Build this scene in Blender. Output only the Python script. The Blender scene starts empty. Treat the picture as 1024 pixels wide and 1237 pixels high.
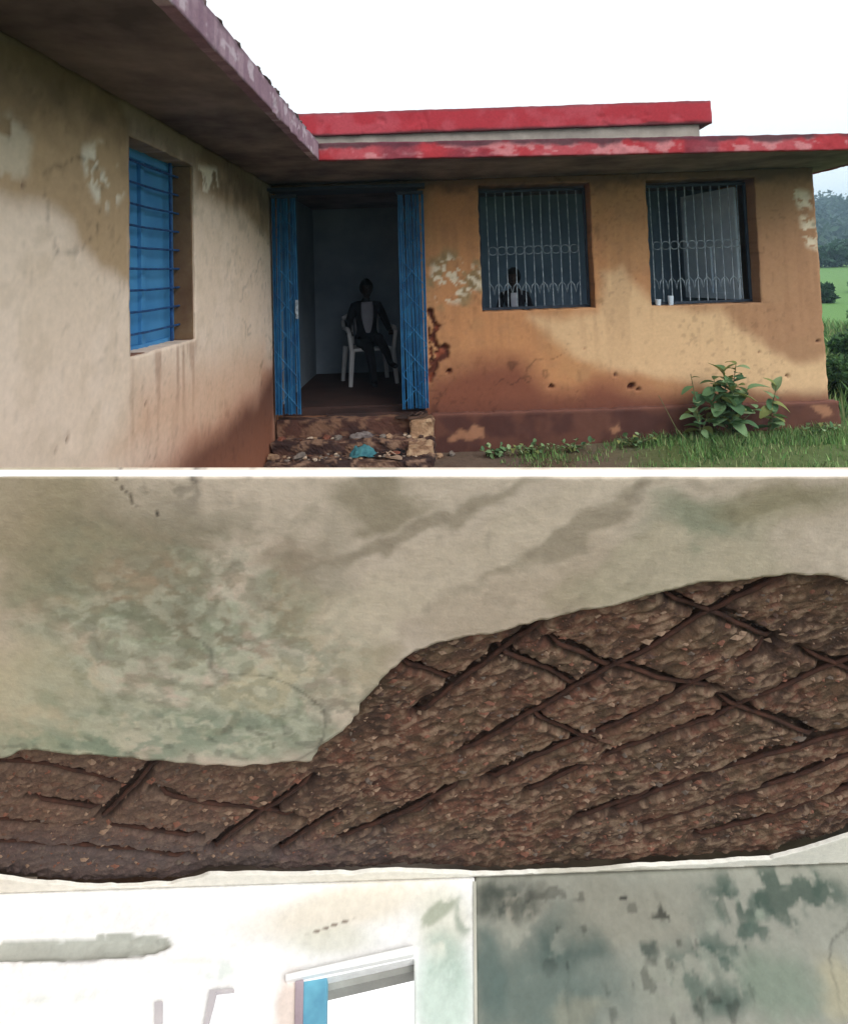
import bpy, bmesh, math, random
import numpy as np
from mathutils import Matrix, Vector, Quaternion
random.seed(7); RNG = np.random.default_rng(7)
scene = bpy.context.scene
# ------------------------------------------------------------------ camera
F, CX, CY, EYE = 800.0, 512.0, 283.0, 1.62
_p, _r = math.radians(3.4), math.radians(1.9)
DIR = np.array([0, math.cos(_p), math.sin(_p)])
_R0 = np.array([1.0, 0, 0]); _U0 = np.array([0, -math.sin(_p), math.cos(_p)])
RT = math.cos(_r) * _R0 - math.sin(_r) * _U0
UPV = math.sin(_r) * _R0 + math.cos(_r) * _U0
CAM = np.array([0, 0, EYE])
cd = bpy.data.cameras.new('camera'); cam = bpy.data.objects.new('camera', cd)
scene.collection.objects.link(cam); scene.camera = cam
cam.matrix_world = Matrix(((RT[0], UPV[0], -DIR[0], CAM[0]), (RT[1], UPV[1], -DIR[1], CAM[1]), (RT[2], UPV[2], -DIR[2], CAM[2]), (0, 0, 0, 1)))
cd.sensor_fit = 'HORIZONTAL'; cd.sensor_width = 36; cd.lens = 36 * F / 1024
cd.shift_y = -(1237 / 2 - CY) / 1024
cd.clip_start = 0.05; cd.clip_end = 2000
# ------------------------------------------------------------------ sky, sun, exposure
SUN_EL, SUN_AZ = math.radians(38), math.radians(150)
w = bpy.data.worlds.new('World'); scene.world = w; w.use_nodes = True
nt = w.node_tree; nt.nodes.clear()
out = nt.nodes.new('ShaderNodeOutputWorld')
sky = nt.nodes.new('ShaderNodeTexSky'); sky.sky_type = 'NISHITA'; sky.sun_disc = False
sky.sun_elevation = SUN_EL; sky.sun_rotation = SUN_AZ; sky.dust_density = 4; sky.air_density = 1.5
b1 = nt.nodes.new('ShaderNodeBackground'); b1.inputs[1].default_value = 0.1
nt.links.new(sky.outputs[0], b1.inputs[0])
tc = nt.nodes.new('ShaderNodeTexCoord'); ns = nt.nodes.new('ShaderNodeTexNoise'); ns.inputs['Scale'].default_value = 2.2; ns.inputs['Detail'].default_value = 5
nt.links.new(tc.outputs['Generated'], ns.inputs['Vector'])
cr = nt.nodes.new('ShaderNodeValToRGB'); cr.color_ramp.elements[0].position = .3; cr.color_ramp.elements[1].position = .7
cr.color_ramp.elements[0].color = (.90, .97, 1, 1); cr.color_ramp.elements[1].color = (1, 1, 1, 1)
nt.links.new(ns.outputs['Fac'], cr.inputs[0])
b2 = nt.nodes.new('ShaderNodeBackground'); b2.inputs[1].default_value = 1.0
nt.links.new(cr.outputs[0], b2.inputs[0])
mx = nt.nodes.new('ShaderNodeMixShader'); mx.inputs[0].default_value = .85     # mostly cloud cover
nt.links.new(b1.outputs[0], mx.inputs[1]); nt.links.new(b2.outputs[0], mx.inputs[2]); nt.links.new(mx.outputs[0], out.inputs[0])
sd = bpy.data.lights.new('sun', 'SUN'); sd.energy = 1.5; sd.angle = math.radians(40); sd.color = (1, .975, .94)
sun = bpy.data.objects.new('sun', sd); scene.collection.objects.link(sun)
_ts = Vector((math.cos(SUN_EL) * math.sin(SUN_AZ), math.cos(SUN_EL) * math.cos(SUN_AZ), math.sin(SUN_EL)))
sun.rotation_euler = _ts.to_track_quat('Z', 'Y').to_euler(); sun.location = (4, -6, 9)
scene.view_settings.view_transform = 'Standard'; scene.view_settings.look = 'None'
scene.view_settings.exposure = 0.75; scene.view_settings.gamma = 1; scene.view_settings.use_curve_mapping = False
scene.cycles.max_bounces = 5; scene.cycles.diffuse_bounces = 4; scene.cycles.glossy_bounces = 2

# ------------------------------------------------------------------ geometry of sight lines (for surveying points on known planes)
def ray(x, y): return DIR + (x - CX) / F * RT - (y - CY) / F * UPV
def atY(x, y, Y): d = ray(x, y); return CAM + d * (Y / d[1])
def atX(x, y, X): d = ray(x, y); return CAM + d * (X / d[0])
def atZ(x, y, Z): d = ray(x, y); return CAM + d * ((Z - EYE) / d[2])
def onplane(x, y, P, N): d = ray(x, y); return CAM + d * (np.dot(P - CAM, N) / np.dot(d, N))
def V(a): return Vector([float(q) for q in a])

def lin(c): c = c / 255.0; return c / 12.92 if c <= .04045 else ((c + .055) / 1.055) ** 2.4
def S(r, g, b, k=1.0): return (min(lin(r) * k, .9), min(lin(g) * k, .9), min(lin(b) * k, .9))
# ------------------------------------------------------------------ noise
_T = RNG.random((256, 256))
def vn(x, y, s=0):
    x = np.asarray(x, float) + s * 17.31; y = np.asarray(y, float) + s * 9.77
    xi = np.floor(x).astype(int); yi = np.floor(y).astype(int); fx = x - xi; fy = y - yi
    fx = fx * fx * (3 - 2 * fx); fy = fy * fy * (3 - 2 * fy)
    g = lambda a, b: _T[a % 256, b % 256]
    return (g(xi, yi) * (1 - fx) + g(xi + 1, yi) * fx) * (1 - fy) + (g(xi, yi + 1) * (1 - fx) + g(xi + 1, yi + 1) * fx) * fy
def fbm(x, y, sc, o=4, s=0):
    t = 0; a = 1; n = 0
    for k in range(o):
        t = t + a * vn(np.asarray(x) * sc, np.asarray(y) * sc, s + k * 3); n += a; a *= .5; sc *= 2.03
    return t / n
def sm(a, b, x): t = np.clip((np.asarray(x, float) - a) / (b - a), 0, 1); return t * t * (3 - 2 * t)
def poly_sd(pts, x, y):
    pts = np.asarray(pts, float); d = np.full(np.shape(x), 1e9); ins = np.zeros(np.shape(x), bool)
    for i in range(len(pts)):
        a = pts[i]; b = pts[(i + 1) % len(pts)]; e = b - a
        t = np.clip(((x - a[0]) * e[0] + (y - a[1]) * e[1]) / max(e @ e, 1e-12), 0, 1)
        d = np.minimum(d, np.hypot(x - a[0] - t * e[0], y - a[1] - t * e[1]))
        if abs(e[1]) > 1e-12:
            c = ((a[1] > y) != (b[1] > y)) & (x < e[0] * (y - a[1]) / e[1] + a[0]); ins ^= c
    return np.where(ins, -d, d)
def line_d(pts, x, y):
    d = np.full(np.shape(x), 1e9)
    for a, b in zip(pts[:-1], pts[1:]):
        a = np.asarray(a, float); e = np.asarray(b, float) - a
        t = np.clip(((x - a[0]) * e[0] + (y - a[1]) * e[1]) / max(e @ e, 1e-12), 0, 1)
        d = np.minimum(d, np.hypot(x - a[0] - t * e[0], y - a[1] - t * e[1]))
    return d
# ------------------------------------------------------------------ materials
def new_mat(name, rough=.85, metallic=0):
    m = bpy.data.materials.new(name); m.use_nodes = True; n = m.node_tree.nodes; b = n['Principled BSDF']
    b.inputs['Roughness'].default_value = rough; b.inputs['Metallic'].default_value = metallic
    b.inputs['Specular IOR Level'].default_value = .25
    return m, m.node_tree, b
def noise_node(t, scale, detail=4, rough=.6, coord='Object', dist=0):
    c = t.nodes.new('ShaderNodeTexCoord'); n = t.nodes.new('ShaderNodeTexNoise')
    n.inputs['Scale'].default_value = scale; n.inputs['Detail'].default_value = detail; n.inputs['Roughness'].default_value = rough; n.inputs['Distortion'].default_value = dist
    t.links.new(c.outputs[coord], n.inputs['Vector']); return n
def ramp(t, src, stops):
    r = t.nodes.new('ShaderNodeValToRGB'); e = r.color_ramp.elements
    while len(e) < len(stops): e.new(.5)
    for k, (p, c) in enumerate(stops): e[k].position = p; e[k].color = (c if len(c) == 4 else (*c, 1))
    t.links.new(src, r.inputs[0]); return r
def mixc(t, fac, a, b, mode='MIX'):
    m = t.nodes.new('ShaderNodeMix'); m.data_type = 'RGBA'; m.blend_type = mode
    for s, i in ((fac, 0), (a, 6), (b, 7)):
        if isinstance(s, (int, float)): m.inputs[i].default_value = s
        elif isinstance(s, tuple): m.inputs[i].default_value = (*s[:3], 1)
        else: t.links.new(s, m.inputs[i])
    return m.outputs[2]
def bump(t, b, scale, strength, dist=.01, detail=8):
    n = noise_node(t, scale, min(detail, 4), .65); u = t.nodes.new('ShaderNodeBump'); u.inputs['Strength'].default_value = strength; u.inputs['Distance'].default_value = dist
    t.links.new(n.outputs['Fac'], u.inputs['Height']); t.links.new(u.outputs[0], b.inputs['Normal'])
def pm(name, c1, c2=None, rough=.85, scale=6, bs=60, bst=.3, bd=.006, metallic=0, lo=.35, hi=.65):
    m, t, b = new_mat(name, rough, metallic)
    c2 = c2 or tuple(x * .72 for x in c1)
    n = noise_node(t, scale); r = ramp(t, n.outputs['Fac'], [(lo, c1), (hi, c2)]); t.links.new(r.outputs[0], b.inputs['Base Color'])
    if bst: bump(t, b, bs, bst, bd)
    return m
def vcol(name, rough=.9, scale=45, lo=.82, hi=1.12, bs=90, bst=.35, bd=.004, trans=0):
    m, t, b = new_mat(name, rough)
    a = t.nodes.new('ShaderNodeAttribute'); a.attribute_name = 'Col'
    n = noise_node(t, scale, 4, .7); r = ramp(t, n.outputs['Fac'], [(.3, (lo,) * 3), (.7, (hi,) * 3)])
    c = mixc(t, 1.0, a.outputs['Color'], r.outputs[0], 'MULTIPLY'); t.links.new(c, b.inputs['Base Color'])
    if bst: bump(t, b, bs, bst, bd)
    if trans:
        tr = t.nodes.new('ShaderNodeBsdfTranslucent'); t.links.new(c, tr.inputs[0]); ms = t.nodes.new('ShaderNodeMixShader'); ms.inputs[0].default_value = trans
        t.links.new(b.outputs[0], ms.inputs[1]); t.links.new(tr.outputs[0], ms.inputs[2]); t.links.new(ms.outputs[0], t.nodes['Material Output'].inputs[0])
    return m
def blot_col(base, layers, warp=.12, wscale=5, seed=0):
    """Stain map of a surface. layers: (u, v, ru, rv, angle_deg, soft, colour, strength, mottle frequency or 0)"""
    def fn(u, v):
        n = fbm(u, v, 3, 5, 400 + seed); c = np.tile(base, (len(u), 1)) * (.88 + .24 * n)[:, None]
        wu = u + warp * (fbm(u, v, wscale, 5, 410 + seed) - .5) * 1.6; wv = v + warp * (fbm(u, v, wscale, 5, 420 + seed) - .5) * 1.6
        for k, (cu, cv, ru, rv, ang, soft, col, st, nsc) in enumerate(layers):
            a = math.radians(ang); du = wu - cu; dv = wv - cv; x = (du * math.cos(a) + dv * math.sin(a)) / ru; y = (-du * math.sin(a) + dv * math.cos(a)) / rv
            m = st * (1 - sm(1 - soft, 1 + soft * .5, np.hypot(x, y)))
            if nsc: m = m * sm(.44, .56, fbm(u * .92 + .35 * wu, v * .92 + .35 * wv, nsc * .8, 5, 430 + 7 * k + seed))
            c = layer(c, m, col)
        return c
    return fn
# ------------------------------------------------------------------ object helpers
def link(o): scene.collection.objects.link(o); return o
_inv = {}
def tag(o, label, cat, group=None, kind=None):
    if label: o['label'] = label
    if cat: o['category'] = cat
    if group: o['group'] = group
    if kind: o['kind'] = kind
    return o
def thing(name, label, cat, loc=(0, 0, 0), rz=0, group=None):
    o = bpy.data.objects.new(name, None); link(o); o.empty_display_size = .1
    o.location = loc; o.rotation_euler = (0, 0, rz); tag(o, label, cat, group)
    _inv[o.name] = (Matrix.Translation(Vector(loc)) @ Matrix.Rotation(rz, 4, 'Z')).inverted(); return o
def attach(o, parent, local=False):
    o.parent = parent
    if not local and parent.name in _inv: o.matrix_parent_inverse = _inv[parent.name]
    return o
class MB:
    def __init__(s): s.v = []; s.f = []; s.c = []
    def add(s, vs, fs, col=None):
        k = len(s.v); s.v += [tuple(float(q) for q in p) for p in vs]; s.f += [tuple(i + k for i in f) for f in fs]; s.c += [col or (1, 1, 1)] * len(vs); return s
    def box(s, x0, x1, y0, y1, z0, z1, col=None):
        return s.add([(x0, y0, z0), (x1, y0, z0), (x1, y1, z0), (x0, y1, z0), (x0, y0, z1), (x1, y0, z1), (x1, y1, z1), (x0, y1, z1)],
                     [(0, 3, 2, 1), (4, 5, 6, 7), (0, 1, 5, 4), (1, 2, 6, 5), (2, 3, 7, 6), (3, 0, 4, 7)], col)
    def tube(s, pts, rad, n=8, col=None, caps=True):
        pts = [np.asarray(p, float) for p in pts]; m = len(pts)
        rad = [rad] * m if isinstance(rad, (int, float)) else list(rad); vs = []; prev = None
        for i, p in enumerate(pts):
            t = pts[min(i + 1, m - 1)] - pts[max(i - 1, 0)]; t = t / (np.linalg.norm(t) + 1e-9)
            if prev is None: a = np.cross(t, (0, 0, 1) if abs(t[2]) < .9 else (1, 0, 0))
            else: a = prev - t * np.dot(prev, t)
            a = a / (np.linalg.norm(a) + 1e-9); prev = a; b = np.cross(t, a)
            for k in range(n): q = 2 * math.pi * k / n; vs.append(p + rad[i] * (math.cos(q) * a + math.sin(q) * b))
        fs = [(i * n + k, i * n + (k + 1) % n, (i + 1) * n + (k + 1) % n, (i + 1) * n + k) for i in range(m - 1) for k in range(n)]
        if caps: fs += [tuple(range(n - 1, -1, -1)), tuple((m - 1) * n + k for k in range(n))]
        return s.add(vs, fs, col)
    def prism(s, poly, axis_fn, d0, d1, col=None):
        n = len(poly); vs = [axis_fn(p[0], p[1], d0) for p in poly] + [axis_fn(p[0], p[1], d1) for p in poly]
        return s.add(vs, [tuple(range(n)), tuple(range(2 * n - 1, n - 1, -1))] + [(i, i + n, (i + 1) % n + n, (i + 1) % n) for i in range(n)], col)
    def ellipsoid(s, c, r, nu=12, nv=8, col=None, jit=0):
        vs = [(c[0], c[1], c[2] - r[2])]
        for j in range(1, nv):
            ph = -math.pi / 2 + math.pi * j / nv
            for i in range(nu):
                th = 2 * math.pi * i / nu; q = 1 + random.uniform(-jit, jit)
                vs.append((c[0] + q * r[0] * math.cos(ph) * math.cos(th), c[1] + q * r[1] * math.cos(ph) * math.sin(th), c[2] + q * r[2] * math.sin(ph)))
        vs.append((c[0], c[1], c[2] + r[2])); L = len(vs) - 1; fs = []
        for i in range(nu):
            fs.append((0, 1 + (i + 1) % nu, 1 + i)); fs.append((L, L - nu + i, L - nu + (i + 1) % nu))
            for j in range(nv - 2): a = 1 + j * nu; fs.append((a + i, a + (i + 1) % nu, a + nu + (i + 1) % nu, a + nu + i))
        return s.add(vs, fs, col)
    def mesh(s, name, mat, smooth=False, fix=False):
        me = bpy.data.meshes.new(name); me.from_pydata(s.v, [], s.f)
        if any(c != (1, 1, 1) for c in s.c):
            a = me.color_attributes.new('Col', 'FLOAT_COLOR', 'POINT'); a.data.foreach_set('color', np.array([(*c, 1) for c in s.c], 'f').ravel())
        if fix:
            bm = bmesh.new(); bm.from_mesh(me); bmesh.ops.recalc_face_normals(bm, faces=bm.faces); bm.to_mesh(me); bm.free()
        if mat: me.materials.append(mat)
        if smooth: me.polygons.foreach_set('use_smooth', [True] * len(me.polygons))
        me.update(); return me
    def obj(s, name, mat, parent=None, smooth=False, bevel=0, fix=True, local=False):
        o = link(bpy.data.objects.new(name, s.mesh(name, mat, smooth, fix)))
        if bevel: b = o.modifiers.new('Bevel', 'BEVEL'); b.width = bevel; b.segments = 2; b.limit_method = 'ANGLE'
        if parent: attach(o, parent, local)
        return o
def np_mesh(name, verts, quads, mat, cols=None, smooth=True):
    me = bpy.data.meshes.new(name); me.vertices.add(len(verts)); me.vertices.foreach_set('co', np.asarray(verts, 'f').ravel())
    k = quads.shape[1]; me.loops.add(quads.size); me.loops.foreach_set('vertex_index', quads.astype('i').ravel())
    me.polygons.add(len(quads)); me.polygons.foreach_set('loop_start', np.arange(0, quads.size, k, dtype='i')); me.polygons.foreach_set('loop_total', np.full(len(quads), k, 'i'))
    if smooth: me.polygons.foreach_set('use_smooth', np.ones(len(quads), bool))
    if cols is not None:
        a = me.color_attributes.new('Col', 'FLOAT_COLOR', 'POINT'); c = np.ones((len(verts), 4), 'f'); c[:, :3] = cols; a.data.foreach_set('color', c.ravel())
    if mat: me.materials.append(mat)
    me.update(calc_edges=True); me.validate(); return me
def plaster(name, parent, O, U, W, N, ur, vr, holes, res, thick, colfn, dispfn, mat, edge_jit=.005):
    """A thick plastered sheet: grid in (u,v), openings, reveals, relief and worn edges."""
    def axis(lo, hi, cuts):
        ks = sorted({lo, hi, *[c for c in cuts if lo < c < hi]}); a = []
        for p, q in zip(ks[:-1], ks[1:]): n = max(1, int(round((q - p) / res))); a += list(np.linspace(p, q, n + 1)[:-1])
        return np.array(a + [hi])
    us = axis(*ur, [h[0] for h in holes] + [h[1] for h in holes]); vs = axis(*vr, [h[2] for h in holes] + [h[3] for h in holes])
    nu, nv = len(us), len(vs); UU, VV = np.meshgrid(us, vs)
    uc = (us[:-1] + us[1:]) / 2; vc = (vs[:-1] + vs[1:]) / 2; keep = np.ones((nv - 1, nu - 1), bool)
    for h in holes: keep &= ~((uc[None, :] > h[0]) & (uc[None, :] < h[1]) & (vc[:, None] > h[2]) & (vc[:, None] < h[3]))
    idx = np.arange(nu * nv).reshape(nv, nu)
    q = np.stack([idx[:-1, :-1], idx[:-1, 1:], idx[1:, 1:], idx[1:, :-1]], -1)[keep]
    u = UU.ravel(); v = VV.ravel(); n = dispfn(u, v)
    cols = colfn(u, v)
    ed = np.concatenate([q[:, [0, 1]], q[:, [1, 2]], q[:, [2, 3]], q[:, [3, 0]]]); key = np.sort(ed, 1); _, inv, cnt = np.unique(key[:, 0] * (nu * nv) + key[:, 1], return_inverse=True, return_counts=True)
    be = ed[cnt[inv] == 1]; bv = np.unique(be)
    uj = u.copy(); vj = v.copy()
    uj[bv] += edge_jit * 2 * (fbm(u[bv], v[bv], 14, 3, 31) - .5) * 2; vj[bv] += edge_jit * 2 * (fbm(u[bv], v[bv], 14, 3, 57) - .5) * 2
    n[bv] -= edge_jit * .8 * fbm(u[bv], v[bv], 20, 2, 5)
    front = np.stack([uj, vj, n], 1); back = np.stack([uj, vj, np.full_like(n, -thick)], 1); K = len(u)
    allq = np.concatenate([q, q[:, ::-1] + K, np.stack([be[:, 1], be[:, 0], be[:, 0] + K, be[:, 1] + K], 1)])
    used = np.unique(allq); mp = np.full(2 * K, -1); mp[used] = np.arange(len(used))
    verts = np.concatenate([front, back])[used]; cc = np.concatenate([cols, cols])[used]
    me = np_mesh(name, verts, mp[allq], mat, cc, False)
    sharp = np.zeros(len(allq), bool); sharp[:len(q)] = True; me.polygons.foreach_set('use_smooth', sharp)
    o = link(bpy.data.objects.new(name, me)); U, W, N, O = map(np.asarray, (U, W, N, O))
    o.matrix_world = Matrix([[U[i], W[i], N[i], O[i]] for i in range(3)] + [[0, 0, 0, 1]])
    if parent: attach(o, parent)
    return o
def sheet(name, mat, poly, res, thick, colfn, M, parent, dispfn=None, ds=-1.0):
    """A thick slab of any outline in its own (a,b) metres: fine grid, edge pulled onto the outline, colours per point. ds: side of depth."""
    P = np.asarray(poly, float); lo = P.min(0) - res; hi = P.max(0) + res
    gx = np.arange(lo[0], hi[0] + res, res); gy = np.arange(lo[1], hi[1] + res, res); X, Y = np.meshgrid(gx, gy); x = X.ravel(); y = Y.ravel()
    nu, nv = len(gx), len(gy); idx = np.arange(nu * nv).reshape(nv, nu); q = np.stack([idx[:-1, :-1], idx[:-1, 1:], idx[1:, 1:], idx[1:, :-1]], -1).reshape(-1, 4)
    ins = poly_sd(P, x[q].mean(1), y[q].mean(1)) < 0; q = q[ins]
    ed = np.concatenate([q[:, [0, 1]], q[:, [1, 2]], q[:, [2, 3]], q[:, [3, 0]]]); key = np.sort(ed, 1); _, inv, cnt = np.unique(key[:, 0] * (nu * nv) + key[:, 1], return_inverse=True, return_counts=True)
    be = ed[cnt[inv] == 1]; bv = np.unique(be); bx, by = x[bv], y[bv]; best = np.full(len(bv), 1e9); nx = bx.copy(); ny = by.copy()
    for i in range(len(P)):
        a = P[i]; e = P[(i + 1) % len(P)] - a; t = np.clip(((bx - a[0]) * e[0] + (by - a[1]) * e[1]) / max(e @ e, 1e-12), 0, 1)
        px = a[0] + t * e[0]; py = a[1] + t * e[1]; d = np.hypot(bx - px, by - py); k = d < best; best[k] = d[k]; nx[k] = px[k]; ny[k] = py[k]
    x[bv] = nx; y[bv] = ny; z = dispfn(x, y) if dispfn else np.zeros_like(x); z[bv] *= .3
    K = len(x); allq = np.concatenate([q, q[:, ::-1] + K, np.stack([be[:, 1], be[:, 0], be[:, 0] + K, be[:, 1] + K], 1)])
    if ds > 0: allq = allq[:, ::-1]
    used = np.unique(allq); mp = np.full(2 * K, -1); mp[used] = np.arange(len(used)); cc = colfn(x, y)
    me = np_mesh(name, np.concatenate([np.stack([x, y, z], 1), np.stack([x, y, np.full_like(z, ds * thick)], 1)])[used], mp[allq], mat, np.concatenate([cc, cc])[used], False)
    s_ = np.zeros(len(allq), bool); s_[:len(q)] = True; me.polygons.foreach_set('use_smooth', s_)
    o = link(bpy.data.objects.new(name, me)); o.matrix_world = M
    if parent: attach(o, parent)
    return o
def wear(c, u, v, seed, crack=.45, speck=.35):
    """hairline cracks, pin holes and small scuffs of old plaster"""
    wu = u + .05 * (fbm(u, v, 7, 3, seed) - .5); wv = v + .05 * (fbm(u, v, 7, 3, seed + 1) - .5)
    h = sm(.010, .001, np.abs(fbm(wu, wv, 1.5, 4, seed + 2) - .5)) * sm(.5, .62, fbm(u, v, 1.1, 2, seed + 3))
    s1 = sm(.70, .76, fbm(u, v, 28, 2, seed + 4)) * sm(.4, .6, fbm(u, v, 2.1, 2, seed + 5)); s2 = sm(.72, .78, fbm(u * 1.2, v * .6, 17, 3, seed + 6))
    t = 1 - crack * h - speck * s1; return c * t[:, None] * (1 - .12 * s2)[:, None] * (.95 + .1 * fbm(u, v, 45, 2, seed + 7))[:, None]
def layer(cur, m, c): m = np.asarray(m)[:, None]; return cur * (1 - m) + np.array(c)[None, :] * m
# ================================================================== GROUND
WY, WX, ZS = 6.2, -1.42, 2.50          # front wall plane, wing wall plane, soffit height
def ground_h(x, y):
    h = .09 * sm(.6, 3.2, x) * sm(3, 5, y) + .035 * (fbm(x, y, 1.3, 4, 2) - .5)
    h = h + 2.6 * sm(25, 110, y) * (.6 + .8 * fbm(x, y, .02, 3, 4))
    pit = (1 - sm(2.3, 2.5, y)) * sm(-7, -6, y) * sm(-6, -5, x) * (1 - sm(5, 6, x))
    return h - 1.7 * pit
def build_ground():
    def ax(lo, a, b, hi, st): 
        m = list(np.arange(a, b, st)); l = []; x = a; s = st
        while x > lo: s *= 1.22; x -= s; l.append(x)
        r = []; x = m[-1]; s = st
        while x < hi: s *= 1.22; x += s; r.append(x)
        return np.array(l[::-1] + m + r)
    xs = ax(-500, -2.5, 6.5, 500, .06); ys = ax(-400, 1.9, 7.2, 700, .06)
    X, Y = np.meshgrid(xs, ys); x = X.ravel(); y = Y.ravel(); z = ground_h(x, y)
    nu, nv = len(xs), len(ys); idx = np.arange(nu * nv).reshape(nv, nu)
    q = np.stack([idx[:-1, :-1], idx[:-1, 1:], idx[1:, 1:], idx[1:, :-1]], -1).reshape(-1, 4)
    n = fbm(x, y, 2.2, 4, 9); c = np.tile(S(104, 88, 76), (len(x), 1))
    c = layer(c, sm(.45, .6, n), S(92, 72, 60)); c = layer(c, sm(.9, 2.4, x + 1.2 * (n - .5)) * .85, S(86, 106, 58))
    c = layer(c, sm(7, 12, np.hypot(x, y)), S(90, 126, 64)); c = layer(c, sm(20, 60, y) * sm(.4, .6, fbm(x, y, .06, 3, 6)) * .6, S(104, 134, 74))
    me = np_mesh('ground', np.stack([x, y, z], 1), q, vcol('ground_soil', scale=14, bs=25, bst=.6, bd=.02), c)
    o = link(bpy.data.objects.new('ground', me)); o['kind'] = 'structure'; o['label'] = 'brown earth yard turning to green field beyond the house'
build_ground()
# ================================================================== HOUSE
house = thing('house', 'weathered ochre plastered house with red edged flat concrete roof', 'house', (1.1, 7.0, 0))
M_wall = vcol('ochre_plaster', .92, 30, .93, 1.05, 80, .18)
M_paint = vcol('flaking_paint', .8, bs=120)
M_soffit = pm('soot_stained_concrete', S(130, 116, 112), S(78, 69, 69), scale=2.2, bst=.25)
M_conc = pm('grey_weathered_concrete', S(150, 142, 132), S(96, 88, 84), scale=5)
M_blue = pm('blue_gate_paint', S(52, 124, 172), S(32, 90, 140), .5, scale=9, bst=.12)
M_blue2 = pm('blue_shutter_paint', S(76, 142, 192), S(58, 122, 176), .5, scale=3, bst=.08)
M_dblue = pm('dark_blue_bar_paint', S(40, 86, 140), S(30, 58, 98), .55, scale=20, bst=0)
M_steel = pm('weathered_grille_paint', S(164, 176, 186), S(96, 110, 124), .6, scale=25, bst=0)
M_leafblue = pm('pale_shutter_paint', S(206, 220, 232), S(178, 194, 210), .6, scale=4, bst=.1)
M_win_in = pm('blue_room_distemper', S(128, 150, 170), S(104, 126, 148), .9, scale=1.5, bst=.1)
M_rail = pm('grille_frame_paint', S(48, 58, 72), S(38, 46, 58), .6, bst=0)
M_dark_in = pm('dim_room_distemper', S(136, 148, 162), S(112, 124, 138), .9, scale=1.5, bst=.1)
M_floor = pm('dark_cement_floor', S(66, 46, 42), S(48, 35, 34), .7, scale=3, bst=.1)
def uvY(pts): return [(p[0], p[2]) for p in (atY(x, y, WY) for x, y in pts)]
def uvX(pts): return [(p[1], p[2]) for p in (atX(x, y, WX) for x, y in pts)]
# ---- front wall (with the door and the two windows)
SILL = 1.25; WT = 2.43
holes = [(-1.40, -.05, .30, WT), (.52, 1.57, SILL, WT), (2.10, 3.12, SILL, WT)]
crack = uvY([(519, 376), (524, 388), (527, 396), (521, 408), (526, 416), (537, 424), (539, 430), (529, 434), (523, 444), (519, 458)])
crack2 = uvY([(517, 392), (519, 412), (521, 430), (517, 455)])
holesmall = [(*uvY([(x, y)])[0], r) for x, y, r in ((665, 467, .03), (743, 453, .022), (763, 466, .045), (551, 402, .012), (951, 454, .02), (988, 412, .012), (916, 425, .014), (706, 420, .013), (770, 470, .03), (768, 336, .02), (541, 449, .03))]
def crack_m(u, v):
    j = .05 * (fbm(u, v, 26, 4, 3) - .5)
    w = .014 + .03 * fbm(u, v, 6, 2, 8)
    wide = np.hypot(u - crack[5][0] + .02, (v - crack[5][1]) * 1.1)
    m = sm(0, -.012, line_d(crack, u, v) + j - w) + sm(0, -.012, line_d(crack2, u, v) + j - .012) + sm(0, -.02, wide + 1.5 * j - .075)
    for a, b, r in holesmall: m = m + sm(0, -.01, np.hypot(u - a, (v - b) * 1.5) + j * .8 - r)
    return np.clip(m, 0, 1)
peelY = [uvY([(523, 322), (540, 308), (562, 318), (580, 325), (583, 345), (566, 352), (552, 365), (530, 362), (520, 345)]),
         uvY([(968, 262), (976, 262), (986, 270), (986, 300), (976, 296), (970, 280)]), uvY([(955, 228), (975, 232), (982, 250), (966, 250)])]
def peel_m(u, v):
    m = np.zeros_like(u)
    for k, p in enumerate(peelY):
        m = np.maximum(m, sm(.05, -.03, poly_sd(p, u, v)) * sm(.47, .52, fbm(u, v, 22, 5, 20 + k) * .6 + .4 * fbm(u, v, 8, 2, 25 + k)))
    return m
pale = uvY([(640, 382), (652, 398), (668, 414), (690, 432), (720, 445), (770, 452), (850, 464), (910, 472), (1005, 482), (1005, 420), (985, 431), (960, 434), (930, 422), (903, 402), (886, 388), (870, 371), (790, 372), (772, 352), (752, 318), (728, 330), (722, 378)])
redtop = uvY([(505, 445), (545, 434), (600, 430), (636, 436), (662, 470), (690, 474), (718, 455), (760, 462), (800, 478), (900, 488), (1010, 482), (1010, 600), (505, 600)])
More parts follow.
